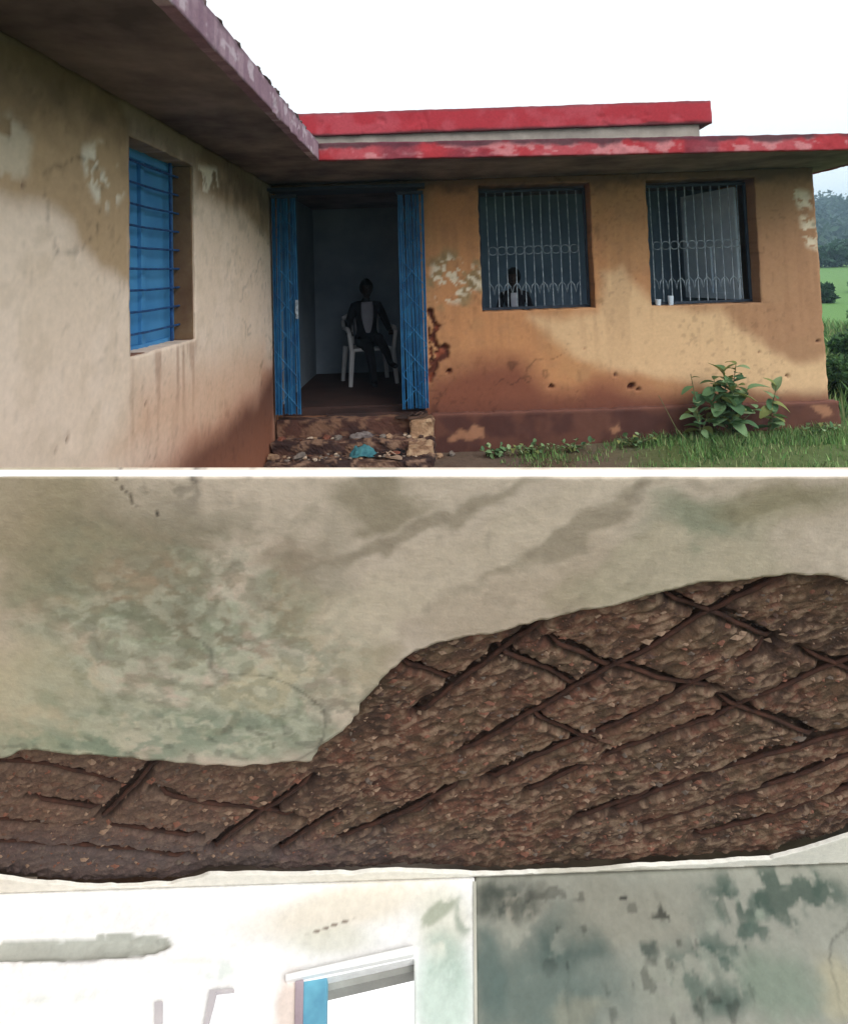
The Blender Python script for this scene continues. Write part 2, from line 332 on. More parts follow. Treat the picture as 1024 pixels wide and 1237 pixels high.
def fr_col(u, v):
    n = fbm(u, v, 3, 5, 1); n2 = fbm(u, v, 9, 4, 12)
    c = np.tile(S(182, 130, 90), (len(u), 1))
    c = layer(c, sm(.42, .62, n) * .6, S(176, 132, 92)); c = layer(c, sm(1.3, 3.4, u) * .7, S(148, 116, 92))
    c = layer(c, sm(.55, .7, n2) * .25, S(150, 112, 84))
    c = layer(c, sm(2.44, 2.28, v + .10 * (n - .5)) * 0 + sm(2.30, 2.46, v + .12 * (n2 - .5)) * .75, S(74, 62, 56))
    c = layer(c, sm(.06, -.08, poly_sd(pale, u, v) + .16 * (n - .5)) * .85, S(208, 174, 136))
    c = layer(c, sm(.10, -.22, poly_sd(redtop, u, v) + .22 * (n - .5)) * .97, S(98, 54, 44))
    c = layer(c, sm(.14, -.02, poly_sd(redtop, u, v) + .25 * (n2 - .5)) * .35, S(150, 96, 72))
    c = layer(c, sm(.5, .30, v) * .6, S(92, 56, 48))
    str_ = sm(.58, .7, vn(u * 26, v * 1.3, 40)) * sm(.4, 1.3, v) * sm(2.5, 1.6, v); c = layer(c, str_ * .16, S(120, 84, 62))
    pk = peel_m(u, v); c = layer(c, sm(.12, 0, poly_sd(peelY[0], u, v) + .1 * (n - .5)) * sm(.45, .6, n2) * .6, S(120, 118, 88)); c = layer(c, pk * .95, S(206, 192, 170))
    c = layer(c, crack_m(u, v), S(86, 46, 34)); c = layer(c, crack_m(u, v) * sm(.5, .65, n2), S(136, 74, 54))
    return wear(c, u, v, 500, .4, .2)
def fr_disp(u, v):
    n = .010 * (fbm(u, v, 2.2, 3, 15) - .5) + .004 * (fbm(u, v, 18, 3, 16) - .5)
    return n - .045 * crack_m(u, v) * (.6 + .8 * fbm(u, v, 25, 2, 6)) - .005 * peel_m(u, v)
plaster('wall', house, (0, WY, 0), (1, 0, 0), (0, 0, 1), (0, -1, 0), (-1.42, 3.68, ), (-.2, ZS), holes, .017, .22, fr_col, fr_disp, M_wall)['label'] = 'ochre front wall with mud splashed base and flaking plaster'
# ---- wing wall on the left
LW = [(3.19, 4.09, 1.27, 2.34)]
ochre = uvX([(-60, 20), (-60, 225), (0, 232), (40, 236), (70, 244), (92, 266), (98, 296), (118, 322), (157, 342), (157, 150), (120, 60)])
ochre2 = uvX([(236, 190), (236, 235), (262, 250), (290, 262), (318, 290), (328, 300), (326, 235), (250, 150)])
redc = uvX([(334, 425), (306, 470), (278, 492), (245, 520), (214, 545), (150, 590), (334, 620)])
pinkc = uvX([(157, 430), (240, 415), (320, 400), (334, 470), (260, 560), (150, 590), (60, 600), (140, 500)])
peelX = [uvX([(98, 178), (122, 172), (140, 196), (150, 232), (136, 256), (118, 246), (104, 215)]), uvX([(240, 200), (262, 204), (264, 226), (250, 246), (241, 232)]), uvX([(-10, 150), (14, 138), (40, 168), (34, 215), (-10, 218)])]
gouge = [(*uvX([(x, y)])[0], r) for x, y, r in ((176, 487, .012), (185, 470, .014), (181, 480, .02), (30, 222, .012), (210, 441, .008), (222, 440, .01), (83, 530, .015), (70, 545, .012), (130, 540, .01), (139, 495, .01), (178, 520, .01), (285, 440, .01))]
def lw_peel(u, v):
    m = np.zeros_like(u)
    for k, p in enumerate(peelX): m = np.maximum(m, sm(.03, -.03, poly_sd(p, u, v)) * sm(.47, .53, fbm(u, v, 10, 5, 70 + k)) * (1 if k < 2 else .5))
    return m
def lw_g(u, v):
    m = np.zeros_like(u)
    for a, b, r in gouge: m = m + sm(0, -.006, np.hypot((u - a) * 1.8, (v - b) * .7) + .012 * (fbm(u, v, 30, 2, 3) - .5) - r)
    return np.clip(m, 0, 1)
def lw_col(u, v):
    n = fbm(u, v, 2.6, 5, 44); n2 = fbm(u, v, 9, 4, 45); c = np.tile(S(228, 206, 188), (len(u), 1))
    c = layer(c, sm(.45, .65, n) * .4, S(218, 194, 172)); c = layer(c, sm(.56, .7, n2) * .2, S(180, 160, 136))
    sdo = poly_sd(ochre, u, v) + .12 * (n - .5); c = layer(c, sm(.02, -.05, sdo) * .85, S(170, 140, 104)); c = layer(c, sm(.06, 0, np.abs(sdo)) * .25 * sm(1.3, 1.8, v), S(140, 104, 70))
    c = layer(c, sm(-.1, -.5, sdo) * sm(.4, .6, n) * .5, S(120, 100, 72))
    c = layer(c, sm(.06, -.12, poly_sd(ochre2, u, v) + .12 * (n - .5)) * .75, S(148, 118, 82))
    c = layer(c, sm(.05, -.35, poly_sd(pinkc, u, v) + .15 * (n - .5)) * .6, S(204, 156, 124))
    c = layer(c, sm(.16, -.10, poly_sd(redc, u, v) + .16 * (n - .5)) * .6, S(170, 96, 62)); c = layer(c, sm(.04, -.22, poly_sd(redc, u, v) + .18 * (n - .5)) * .9, S(92, 54, 42))
    c = layer(c, sm(.7, .1, v) * .35 * sm(2.5, 4, u), S(190, 120, 88))
    c = layer(c, sm(ZS - .45, ZS - .03, v + .3 * (n2 - .5) + .3 * (n - .5)) * .75, S(84, 70, 58))  # shade of the roof overhang painted into the wall colour below the soffit
    dr = sm(.6, .72, vn(u * 30, v * 1.2, 90)) * sm(.6, 1.24, v) * sm(1.28, 1.24, v) * ((u > 3.1) & (u < 4.2)); c = layer(c, dr * .5, S(150, 110, 90))
    c = layer(c, lw_peel(u, v) * .9, S(226, 216, 200)); c = layer(c, lw_g(u, v) * .8, S(120, 92, 78)); return wear(c, u, v, 520, .35, .15)
def lw_disp(u, v): return .012 * (fbm(u, v, 1.6, 3, 47) - .5) + .004 * (fbm(u, v, 16, 3, 48) - .5) - .004 * lw_peel(u, v) - .012 * lw_g(u, v)
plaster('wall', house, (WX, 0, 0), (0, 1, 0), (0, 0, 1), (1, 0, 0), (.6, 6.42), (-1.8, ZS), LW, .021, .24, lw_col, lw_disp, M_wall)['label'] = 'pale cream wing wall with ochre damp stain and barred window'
# ---- plinth, side wall, inner room
PATCH1 = uvY([(538, 529), (550, 521), (556, 514), (564, 520), (572, 512), (583, 514), (583, 526), (566, 530), (552, 528), (541, 533)]); PATCH2 = uvY([(735, 516), (744, 510), (748, 518), (738, 522)]); PATCH3 = uvY([(975, 489), (998, 488), (1001, 498), (990, 502), (980, 496)])
def pl_col(u, v):
    n = fbm(u, v, 5, 4, 61); c = np.tile(S(94, 60, 50), (len(u), 1)); c = layer(c, sm(.4, .65, n) * .7, S(66, 40, 38)); c = layer(c, sm(.30, .335, v) * .5, S(128, 86, 74))
    for pp in (PATCH1, PATCH2, PATCH3): c = layer(c, sm(.012, -.012, poly_sd(pp, u, v) + .05 * (fbm(u, v, 24, 4, 62) - .5)) * .85, S(156, 112, 86))
    return c
plaster('plinth', house, (0, WY - .06, 0), (1, 0, 0), (0, 0, 1), (0, -1, 0), (.02, 3.74), (-.25, .335), [], .02, .07, pl_col, lambda u, v: .02 * (fbm(u, v, 6, 4, 63) - .5), M_wall, .008)
MB().box(-4, 3.60, WY + .22, 8.8, .20, .38).obj('floor', M_floor, house)
MB().box(-.95, -.02, WY - .02, WY + .25, .18, .36).obj('threshold', M_floor, house)
MB().box(3.46, 3.68, WY + .22, 9.4, -.2, ZS).obj('side_wall', M_wall and pm('side_plaster', S(176, 132, 92), S(150, 110, 80)), house)
MB().box(-4, .22, 8.60, 8.8, .38, ZS).obj('back_wall', M_dark_in, house)
MB().box(.32, 3.46, 7.75, 7.9, .38, ZS).obj('back_wall', M_win_in, house)
MB().box(.22, .32, WY + .22, 8.6, .38, ZS).obj('inner_wall', M_dark_in, house)
MB().box(WX - .22, WX - .02, 6.42, 8.6, .38, ZS).obj('inner_wall', M_dark_in, house)
MB().box(-6, WX - .24, 9.2, 9.4, -.2, ZS).box(-6, -5.8, .6, 9.2, -.2, ZS).obj('rear_wall', pm('rear_plaster', S(190, 170, 140)), house)
# ---- roof: the two slabs meet in one L, edge bands hang in front
FA, FB = (-.77, 4.93), (4.05, 5.27)       # front edge line
m = MB(); m.prism([(-6.3, .2), (-.80, .2), (-.80, 4.96), (3.92, 5.29), (3.92, 9.7), (-6.3, 9.7)], lambda a, b, d: (a, b, d), ZS, ZS + .115); m.obj('roof_slab', M_soffit, house)
def fascia(name, A, B, z0, z1, kind, seed, thick=.05):
    A = np.array([*A, 0.]); B = np.array([*B, 0.]); L = np.linalg.norm(B - A); U = (B - A) / L; hh = z1 - z0
    def col(u, v):
        n = fbm(u, v, 5, 5, seed); n2 = fbm(u * .5, v, 16, 4, seed + 5); t = (v - z0) / hh; st = fbm(u * 9, v * .8, 3, 3, seed + 9)
        if kind == 'red':
            c = np.tile(S(158, 46, 54), (len(u), 1)); c = layer(c, sm(.45, .62, n) * .75, S(168, 76, 84)); c = layer(c, sm(.55, .66, n2) * .75, S(186, 124, 128))
            c = layer(c, sm(.62, .9, t + .5 * (n2 - .5) + .6 * (n - .5)) * .9, S(64, 40, 48)); c = layer(c, sm(.12, .0, t + .1 * (n - .5)) * .6, S(120, 40, 48))
            c = layer(c, sm(.62, .72, fbm(u, v * .3, 2.4, 3, seed + 2)) * .6, S(96, 42, 56))
        elif kind == 'redtop':
            c = np.tile(S(154, 42, 52), (len(u), 1)); c = layer(c, sm(.45, .65, n) * .7, S(162, 66, 76)); c = layer(c, sm(.84, 1.0, t + .12 * (n2 - .5)) * .8, S(110, 62, 68)); c = layer(c, sm(.16, .04, t + .2 * (n - .5)) * .9, S(72, 34, 38))
        else:
            c = np.tile(S(134, 104, 118), (len(u), 1)); c = layer(c, sm(.4, .6, n) * .7, S(156, 130, 142)); c = layer(c, sm(.5, .62, st) * .55, S(118, 88, 106)); c = layer(c, sm(.58, .66, n2) * .8, S(184, 166, 176)); c = layer(c, sm(.82, 1, t + .3 * (n - .5)) * .8, S(84, 62, 72))
        return c
    return plaster(name, house, A, U, (0, 0, 1), np.cross(U, (0, 0, 1)), (0, L), (z0, z1), [], .012, thick, col, lambda u, v: .006 * (fbm(u, v, 10, 3, seed) - .5) - .010 * sm(.6, .8, fbm(u, v, 7, 3, seed + 3)), M_paint, .0025)
fascia('roof_edge_band', (-.775, 4.915), (4.0, 5.255), ZS - .006, ZS + .124, 'red', 110)['label'] = 'red flaking edge band over the front wall'
fascia('roof_edge_band', (-.765, .2), (-.765, 4.91), ZS - .008, ZS + .128, 'mauve', 130)['label'] = 'faded mauve edge band over the wing wall'
fascia('roof_edge_band', (3.97, 5.3), (3.97, 9.7), ZS - .006, ZS + .124, 'red', 150)
# tufts of moss and grit along the wing edge band
m = MB()
for k in range(70):
    y = random.uniform(1.2, 4.9); m.ellipsoid((-.78 + random.uniform(-.02, .01), y, ZS + .13), (.015, random.uniform(.015, .06), random.uniform(.006, .02)), 7, 5, jit=.25)
m.obj('moss', pm('dry_moss', S(70, 56, 56), S(100, 84, 84)), house)['kind'] = 'stuff'
MB().box(-3, 2.72, 6.40, 6.56, ZS + .11, 3.02).obj('parapet_wall', pm('grey_parapet', S(150, 142, 134), S(126, 118, 112)), house)
MB().prism([(-3, 6.42), (2.78, 6.42), (2.78, 9), (-3, 9)], lambda a, b, d: (a, b, d), 3.01, 3.20).obj('upper_roof_slab', M_conc, house)
pb = fascia('parapet_band', (-3, 6.36), (2.83, 6.36), 2.99, 3.215, 'redtop', 170)
fascia('parapet_band', (2.835, 6.37), (2.835, 9), 2.99, 3.213, 'redtop', 190)
# ---- steps at the door (eroded masonry)
def rough_box(name, x0, x1, y0, y1, z0, z1, mat, parent, amp=.02, res=.03, seed=0, c1=(120, 84, 66), c2=(84, 58, 50), c3=(176, 146, 116)):
    bm = bmesh.new(); bmesh.ops.create_cube(bm, size=1)
    for v in bm.verts: v.co = Vector(((x0 + x1) / 2 + v.co.x * (x1 - x0), (y0 + y1) / 2 + v.co.y * (y1 - y0), (z0 + z1) / 2 + v.co.z * (z1 - z0)))
    for ax in range(3):
        lo, hi = ((x0, x1), (y0, y1), (z0, z1))[ax]; n = int((hi - lo) / res)
        for k in range(1, n):
            co = [0, 0, 0]; co[ax] = lo + (hi - lo) * k / n; no = [0, 0, 0]; no[ax] = 1
            bmesh.ops.bisect_plane(bm, geom=bm.verts[:] + bm.edges[:] + bm.faces[:], plane_co=co, plane_no=no)
    P = np.array([v.co for v in bm.verts]); bm.normal_update(); N = np.array([v.normal for v in bm.verts])
    a = fbm(P[:, 0] + P[:, 2] * .7, P[:, 1] + P[:, 2], 5, 4, seed) - .55; b = fbm(P[:, 0] - P[:, 2], P[:, 1] * 1.3 + P[:, 2], 17, 3, seed + 4) - .5
    edge = (np.abs(N) > .3).sum(1) >= 2
    P = P + N * (amp * 2 * a + amp * b - edge * amp * 1.2 * fbm(P[:, 0], P[:, 1], 9, 2, seed + 7))[:, None]
    for v, p in zip(bm.verts, P): v.co = p
    me = bpy.data.meshes.new(name); bm.to_mesh(me); bm.free()
    c = np.tile(S(*c1), (len(P), 1)); c = layer(c, sm(.45, .6, a + .55), S(*c2)); c = layer(c, sm(.52, .62, b + .5) * .8, S(*c3))
    at = me.color_attributes.new('Col', 'FLOAT_COLOR', 'POINT'); cc = np.ones((len(P), 4), 'f'); cc[:, :3] = c; at.data.foreach_set('color', cc.ravel())
    me.materials.append(mat); o = link(bpy.data.objects.new(name, me))
    if parent: attach(o, parent)
    return o
M_rub = vcol('broken_masonry', .95, 60, .75, 1.2, 120, .5)
rough_box('step', -1.40, .03, 5.90, 6.22, -.1, .18, M_rub, house, .034, .02, 3, (86, 60, 52), (56, 40, 38), (132, 104, 86))
rough_box('step', -1.41, .02, 5.66, 5.92, -.1, .07, M_rub, house, .032, .02, 9, (84, 62, 54), (58, 44, 42), (140, 112, 94))
rough_box('step', -1.40, -.02, 6.10, 6.25, 0, .335, M_rub, house, .016, .022, 14, (84, 56, 48), (58, 40, 38), (124, 94, 76))
rough_box('step_block', -.19, .035, 5.97, 6.18, .0, .325, M_rub, house, .026, .02, 21, (150, 120, 94), (112, 86, 68), (186, 158, 128))['label'] = 'pale stone block at the end of the steps'
rough_box('step_block', -.21, .03, 5.76, 5.98, -.05, .165, M_rub, house, .028, .02, 25, (136, 106, 84), (98, 74, 62), (178, 150, 122))
# ---- folding steel gate, pushed to both sides of the doorway
def gate(x0, x1, z0, z1, y, n, seed):
    random.seed(seed)
    g = attach(link(bpy.data.objects.new('folding_gate', None)), house); g.location = (x0, y, z0)
    inv = Matrix.Translation((-x0, -y, -z0))
    def put(mb, nm, mat):
        o = mb.obj(nm, mat); o.parent = g; o.matrix_parent_inverse = inv; return o
    for k in range(n):
        x = x0 + (x1 - x0) * (k + .5) / n; yy = y + random.uniform(-.02, .02) ; lean = random.uniform(-.008, .008); wv = (x1 - x0) / n * .34; d = .016
        m = MB()   # U-channel, open to the front
        for (a0, a1, d0, d1) in ((-wv, wv, d, d + .004), (-wv, -wv + .004, -d, d), (wv - .004, wv, -d, d)):
            m.add([(x + a0 + lean, yy + d0, z0 + random.uniform(0, .01)), (x + a1 + lean, yy + d0, z0), (x + a1 + lean, yy + d1, z0), (x + a0 + lean, yy + d1, z0),
                   (x + a0 - lean, yy + d0, z1), (x + a1 - lean, yy + d0, z1), (x + a1 - lean, yy + d1, z1), (x + a0 - lean, yy + d1, z1)],
                  [(0, 3, 2, 1), (4, 5, 6, 7), (0, 1, 5, 4), (1, 2, 6, 5), (2, 3, 7, 6), (3, 0, 4, 7)])
        put(m, 'channel', M_blue)
    for j in range(7):
        zc = z0 + .18 + (z1 - z0 - .36) * j / 6
        for s_ in (-1, 1):
            m = MB(); m.tube([(x0 + .01, y - .022 + s_ * .003, zc - s_ * .13), (x1 - .01, y - .022 + s_ * .003, zc + s_ * .13)], .0035, 5); put(m, 'lattice_strip', M_blue)
    m = MB(); m.box(x0, x1, y - .03, y + .03, z1, z1 + .03); put(m, 'top_rail', M_rail)
    return g
gate(-1.40, -1.165, .385, 2.36, 6.10, 6, 3)
gate(-.245, .005, .395, 2.36, 6.12, 7, 4)
m = MB(); m.box(-1.19, -1.165, 6.05, 6.07, 1.25, 1.42).tube([(-1.178, 6.04, 1.28), (-1.178, 6.0, 1.30), (-1.178, 6.0, 1.36), (-1.178, 6.04, 1.38)], .006); m.obj('gate_hasp', M_steel, house)
MB().box(-1.42, .02, 6.02, 6.42, 2.42, 2.45).obj('gate_track', M_rail, house)
# ---- window grilles in the front wall
def grille(x0, x1, z0, z1, y, n, seed):
    random.seed(seed)
    g = attach(link(bpy.data.objects.new('window_grille', None)), house); g.location = ((x0 + x1) / 2, y, z0); inv = Matrix.Translation((-(x0 + x1) / 2, -y, -z0))
    def put(mb, nm, mat=M_steel):
        o = mb.obj(nm, mat, smooth=False); o.parent = g; o.matrix_parent_inverse = inv
    for zz in (z0 + .015, z1 - .02): put(MB().box(x0, x1, y - .01, y + .01, zz - .012, zz + .012), 'rail', M_rail)
    for xx in (x0 + .012, x1 - .012): put(MB().box(xx - .012, xx + .012, y - .01, y + .01, z0 + .03, z1 - .035), 'stile', M_rail)
    for k in range(n):
        x = x0 + (x1 - x0) * (k + 1) / (n + 1); b = random.uniform(-.006, .006)
        put(MB().tube([(x, y, z0 + .02), (x + b, y, (z0 + z1) / 2), (x - b * .5, y, z1 - .03)], .0048, 6), 'bar')
    st = (x1 - x0) / (n + 1)
    for zc in (z0 + .19, z0 + .565):
        for k in range(n - 1):
            c = x0 + st * (k + 1.5); r = st * .46; up = 1 if k % 2 else -1
            m = MB(); m.tube([(c + r * math.cos(q), y - .011, zc + r * math.sin(q)) for q in np.linspace(0, 2 * math.pi, 15)], .0034, 5, caps=False)
            if zc < z0 + .3: m = MB(); m.tube([(c - r, y - .011, zc + .06), (c - r * .35, y - .011, zc + .03), (c, y - .011, zc - .05), (c + r * .35, y - .011, zc + .03), (c + r, y - .011, zc + .06)], .0042, 5)
            put(m, 'scroll')
    return g
grille(.525, 1.565, SILL, WT - .02, WY + .17, 11, 5)
grille(2.105, 3.115, SILL, WT - .02, WY + .17, 11, 6)
# half-open inner shutter leaf of the right-hand window
sx0, sy0, sx1, sy1 = 3.06, 6.46, 2.86, 7.28
def leafp(t, n, z): 
    a = np.array([sx0, sy0]); b = np.array([sx1, sy1]); e = (b - a); L = np.linalg.norm(e); e = e / L; nn = np.array([-e[1], e[0]]); p = a + e * t * L + nn * n; return (p[0], p[1], z)
lf = MB(); lf.prism([(0, 1.28), (1, 1.28), (1, 2.36), (0, 2.36)], lambda a, b, d: leafp(a, d, b), -.004, .004); lf = lf.obj('shutter_leaf', M_leafblue, house)
for (a0, a1, b0, b1) in ((0, 1, 1.27, 1.33), (0, 1, 2.31, 2.37), (0, .06, 1.33, 2.31), (.94, 1, 1.33, 2.31), (.06, .94, 1.8, 1.85), (.47, .53, 1.33, 1.8)):
    f = MB(); f.prism([(a0, b0), (a1, b0), (a1, b1), (a0, b1)], lambda a, b, d: leafp(a, d, b), .004, .022); attach(f.obj('shutter_rail', M_leafblue), lf)
# two cups on the sill of that window
for x, hh, lb in ((2.20, .055, 'short pale cup on the sill beside the barred window jamb'), (2.32, .085, 'taller pale cup on the same sill behind the grille bars')):
    m = MB(); m.tube([(x, WY + .12, SILL - .004), (x, WY + .12, SILL + hh)], [.022, .028], 10); tag(m.obj('cup', M_leafblue), lb, 'cup', 'cups on the window sill')
# ---- barred shutter window of the wing wall
sw = attach(link(bpy.data.objects.new('shutter_window', None)), house); sw.location = (WX, 3.6, 1.27); swi = Matrix.Translation((-WX, -3.6, -1.27))
def sput(mb, nm, mat, bev=0):
    o = mb.obj(nm, mat, bevel=bev); o.parent = sw; o.matrix_parent_inverse = swi
XS = WX - .135
sput(MB().box(XS - .03, XS - .01, 3.15, 3.63, 1.24, 2.36), 'shutter_panel', M_blue2)
sput(MB().box(XS - .03, XS - .01, 3.635, 4.12, 1.24, 2.36), 'shutter_panel', M_blue2)
for (a0, a1, b0, b1) in ((3.15, 3.23, 1.27, 2.36), (4.06, 4.12, 1.27, 2.36), (3.23, 4.06, 1.24, 1.29), (3.23, 4.06, 2.29, 2.36), (3.61, 3.655, 1.29, 2.29)):
    sput(MB().box(XS - .012, XS + .012, a0, a1, b0, b1), 'shutter_frame', M_blue2, .003)
for k in range(9):
    z = 1.36 + k * .113; sput(MB().tube([(XS + .045, 3.16, z), (XS + .045, 3.6, z - .004), (XS + .045, 4.085, z + .002)], .0065, 7), 'bar', M_dblue)
for y in (3.33, 3.98): sput(MB().tube([(XS + .032, y, 1.26), (XS + .032, y, 2.36)], .010, 7), 'bar', M_dblue)
MB().box(WX - .19, WX - .012, 4.066, 4.086, 1.27, 2.33).obj('jamb', pm('stained_jamb', S(128, 104, 78), S(100, 74, 56), scale=4), house)
# sill lining
MB().box(WX - .20, WX - .02, 3.20, 4.08, 1.245, 1.268).obj('sill', pm('muddy_sill', S(168, 120, 92), S(120, 84, 68)), house)
# ================================================================== THE ROOM WITH THE FALLEN CEILING PLASTER (a tilted cutaway set in the sunken court before the yard)
PHI = math.radians(66)
RF = math.cos(PHI) * DIR - math.sin(PHI) * UPV        # room's own forward
RU = math.sin(PHI) * DIR + math.cos(PHI) * UPV        # room's own up
CH = 1.0; CP = CAM + RU * CH                          # a point of the ceiling plane
def cl(x, y): p = onplane(x, y, CP, RU) - CP; return (float(p @ RT), float(p @ RF))     # point of the ceiling in its own metres
def jag(pts, seed, amp=.006, step=.012, closed=False):
    out_ = []; n = len(pts)
    for i in range(n if closed else n - 1):
        a = np.array(pts[i]); b = np.array(pts[(i + 1) % n]); L = np.linalg.norm(b - a); k = max(1, int(L / step)); nn = np.array([-(b - a)[1], (b - a)[0]]) / (L + 1e-9)
        for j in range(k):
            q = a + (b - a) * j / k; out_.append(tuple(q + nn * amp * 2 * (float(fbm(q[0], q[1], 22, 4, seed)) - .5) * 2))
    if not closed: out_.append(tuple(pts[-1]))
    return out_
CM = Matrix([[RT[i], RF[i], RU[i], CP[i]] for i in range(3)] + [[0, 0, 0, 1]])
ceil_loc = V(CP + RT * 0 + RF * 1.4)
ceiling = thing('damaged_ceiling', 'stained plaster ceiling with a wide fallen patch baring brown concrete', 'ceiling', ceil_loc)
def cobj(mb, name, mat, parent=ceiling, smooth=False):
    o = mb.obj(name, mat, smooth=smooth); o.matrix_world = CM; attach(o, ceiling); return o
TOP = [(-90, 920), (0, 915), (30, 907), (60, 909), (130, 915), (200, 920), (290, 926), (340, 922), (375, 919), (386, 905), (405, 888), (425, 870), (440, 846), (455, 832), (470, 808), (490, 795), (520, 780), (560, 770), (600, 763), (640, 752), (700, 738), (760, 725), (830, 708), (900, 699), (950, 694), (1000, 695), (1024, 697), (1110, 712)]
BOT = [(1110, 985), (1024, 1010), (990, 1021), (930, 1038), (850, 1043), (760, 1048), (680, 1054), (570, 1056), (480, 1053), (400, 1056), (300, 1057), (252, 1057), (232, 1063), (205, 1068), (150, 1071.5), (100, 1071), (50, 1067), (-90, 1052)]
top_l = [cl(*p) for p in TOP]; bot_l = [cl(*p) for p in BOT]
y575 = cl(512, 575)[1]
topj = jag([(min(bot_l[-1][0], cl(-90, 1083)[0]), top_l[0][1])] + top_l + [(max(bot_l[0][0], cl(1110, 1040)[0]), top_l[-1][1] + .03)], 5, .007); botj = jag(bot_l, 8, .005)
A_, B_, C_ = cl(-90, 1083), cl(573, 1060), cl(1110, 1040)
x0l, x1l = min(A_[0], bot_l[-1][0]), max(C_[0], bot_l[0][0])
def Lc(px, py, rx, ry, ang, soft, c, st, nz=0):   # a stain given by its place on the ceiling
    u, v = cl(px, py); u2 = cl(px + rx, py)[0]; v2 = cl(px, py + ry)[1]; return (u, v, abs(u2 - u), abs(v2 - v), -ang, soft, c, st, nz)
G1, G2, G3 = S(140, 146, 124), S(176, 184, 160), S(122, 118, 98)
M_flat = vcol('stained_plaster', .92, 40, .9, 1.08, 110, .3)
ceil_col = blot_col(S(210, 194, 178), [
    Lc(80, 660, 150, 120, 10, .7, S(156, 144, 116), .8), Lc(110, 740, 120, 90, 0, .6, G1, .6, 4), Lc(40, 840, 140, 70, 0, .6, S(196, 188, 160), .8), Lc(250, 840, 190, 110, 30, .5, G1, .75, 8), Lc(290, 700, 150, 110, 20, .6, G3, .6, 5),
    Lc(260, 800, 170, 110, 35, .5, G2, .6, 16), Lc(280, 770, 160, 130, 35, .5, S(150, 134, 114), .5, 22), Lc(180, 885, 220, 45, 0, .5, S(150, 162, 140), .85, 5), Lc(150, 880, 230, 60, 0, .5, S(198, 196, 174), .7, 14), Lc(300, 830, 80, 26, 20, .5, S(206, 196, 168), .85), Lc(420, 800, 60, 90, 40, .6, S(190, 176, 150), .7),
    Lc(620, 700, 150, 60, 30, .5, S(186, 168, 148), .6), Lc(590, 750, 220, 26, 28, .6, S(164, 150, 128), .6, 4), Lc(460, 620, 70, 30, 20, .5, S(136, 126, 104), .7), Lc(900, 625, 140, 34, 18, .6, G1, .8), Lc(960, 610, 90, 45, 0, .6, S(158, 144, 118), .7), Lc(800, 690, 130, 30, 20, .5, S(180, 170, 146), .7),
    Lc(350, 690, 60, 40, 30, .5, S(168, 150, 132), .6), Lc(150, 700, 50, 40, 0, .5, S(170, 146, 124), .6), Lc(530, 700, 240, 18, 40, .5, S(150, 138, 116), .5), Lc(600, 670, 230, 34, 34, .6, S(216, 200, 182), .8), Lc(420, 770, 120, 22, 40, .6, S(214, 200, 180), .8), Lc(520, 640, 190, 12, 36, .6, S(146, 134, 116), .7), Lc(700, 650, 200, 12, 34, .6, S(150, 138, 120), .65), Lc(860, 660, 170, 16, 24, .6, S(206, 192, 172), .5), Lc(250, 820, 190, 130, 35, .5, S(204, 204, 186), .45, 38), Lc(240, 790, 190, 150, 35, .5, S(128, 130, 112), .4, 34), Lc(160, 890, 200, 40, 0, .5, S(132, 148, 130), .6, 26), Lc(237, 616, 5, 5, 0, .4, S(50, 42, 38), .95), Lc(185, 590, 26, 3, -30, .5, S(96, 86, 74), .8)],
    warp=.16, wscale=6)
relief = lambda u, v: .008 * (fbm(u, v, 3, 3, 460) - .5) + .003 * (fbm(u, v, 20, 3, 461) - .5)
sheet('plaster', M_flat, [(x0l, y575 + .001), (x1l, y575 + .001)] + topj[::-1], .0065, .024, lambda u, v: wear(ceil_col(u, v), u, v, 540, .35, .3), CM, ceiling, relief, 1.0)
sheet('plaster', M_flat, botj + [A_, B_, C_], .0075, .008, blot_col(S(240, 236, 226), [Lc(700, 1050, 120, 10, 0, .5, S(190, 184, 168), .7, 6)]), CM, ceiling, None, 1.0)  # lower strip coloured paler than the ceiling to carry the bright daylight there
MB_ = MB(); MB_.box(x0l, x1l, y575 + .22, max(A_[1], C_[1]) + .1, .085, .16); cobj(MB_, 'slab', M_conc)
# bars, surveyed on the ceiling
BARS = [[(500, 880), (548, 845), (595, 812), (640, 780), (675, 750)], [(548, 930), (620, 892), (700, 845), (765, 812), (850, 765), (880, 748), (940, 715), (985, 698)],
        [(588, 960), (650, 931), (720, 905), (800, 868), (850, 838), (935, 800)], [(630, 976), (720, 938), (790, 910), (870, 885), (900, 868), (960, 845), (1060, 803)],
        [(735, 1000), (790, 978), (840, 961), (900, 940), (930, 930), (1060, 893)], [(770, 1016), (890, 982), (960, 957), (1060, 922)], [(840, 1028), (950, 1000), (1060, 960)], [(455, 1018), (500, 991), (560, 962)],
        [(600, 800), (650, 822), (705, 848)], [(872, 862), (930, 882), (995, 908)], [(640, 880), (690, 900), (735, 922)], [(250, 1042), (330, 988), (376, 956)], [(330, 1046), (420, 988), (470, 950)],
        [(112, 1010), (160, 962), (185, 936), (205, 921)], [(400, 1032), (470, 1005), (520, 990)], [(690, 1010), (760, 985), (800, 968)],
        [(808, 735), (850, 752), (885, 763), (945, 792)], [(478, 815), (520, 828), (552, 842)], [(735, 815), (800, 834), (872, 850)], [(975, 800), (1010, 816), (1060, 836)], [(665, 790), (720, 812), (750, 826)],
        [(-60, 930), (60, 943), (110, 955), (142, 968)], [(28, 983), (75, 988), (118, 995)], [(182, 971), (235, 985), (310, 996), (360, 1004)], [(-60, 1006), (60, 1012), (150, 1016), (235, 1028)], [(-60, 1032), (70, 1036), (150, 1044), (225, 1052)]]
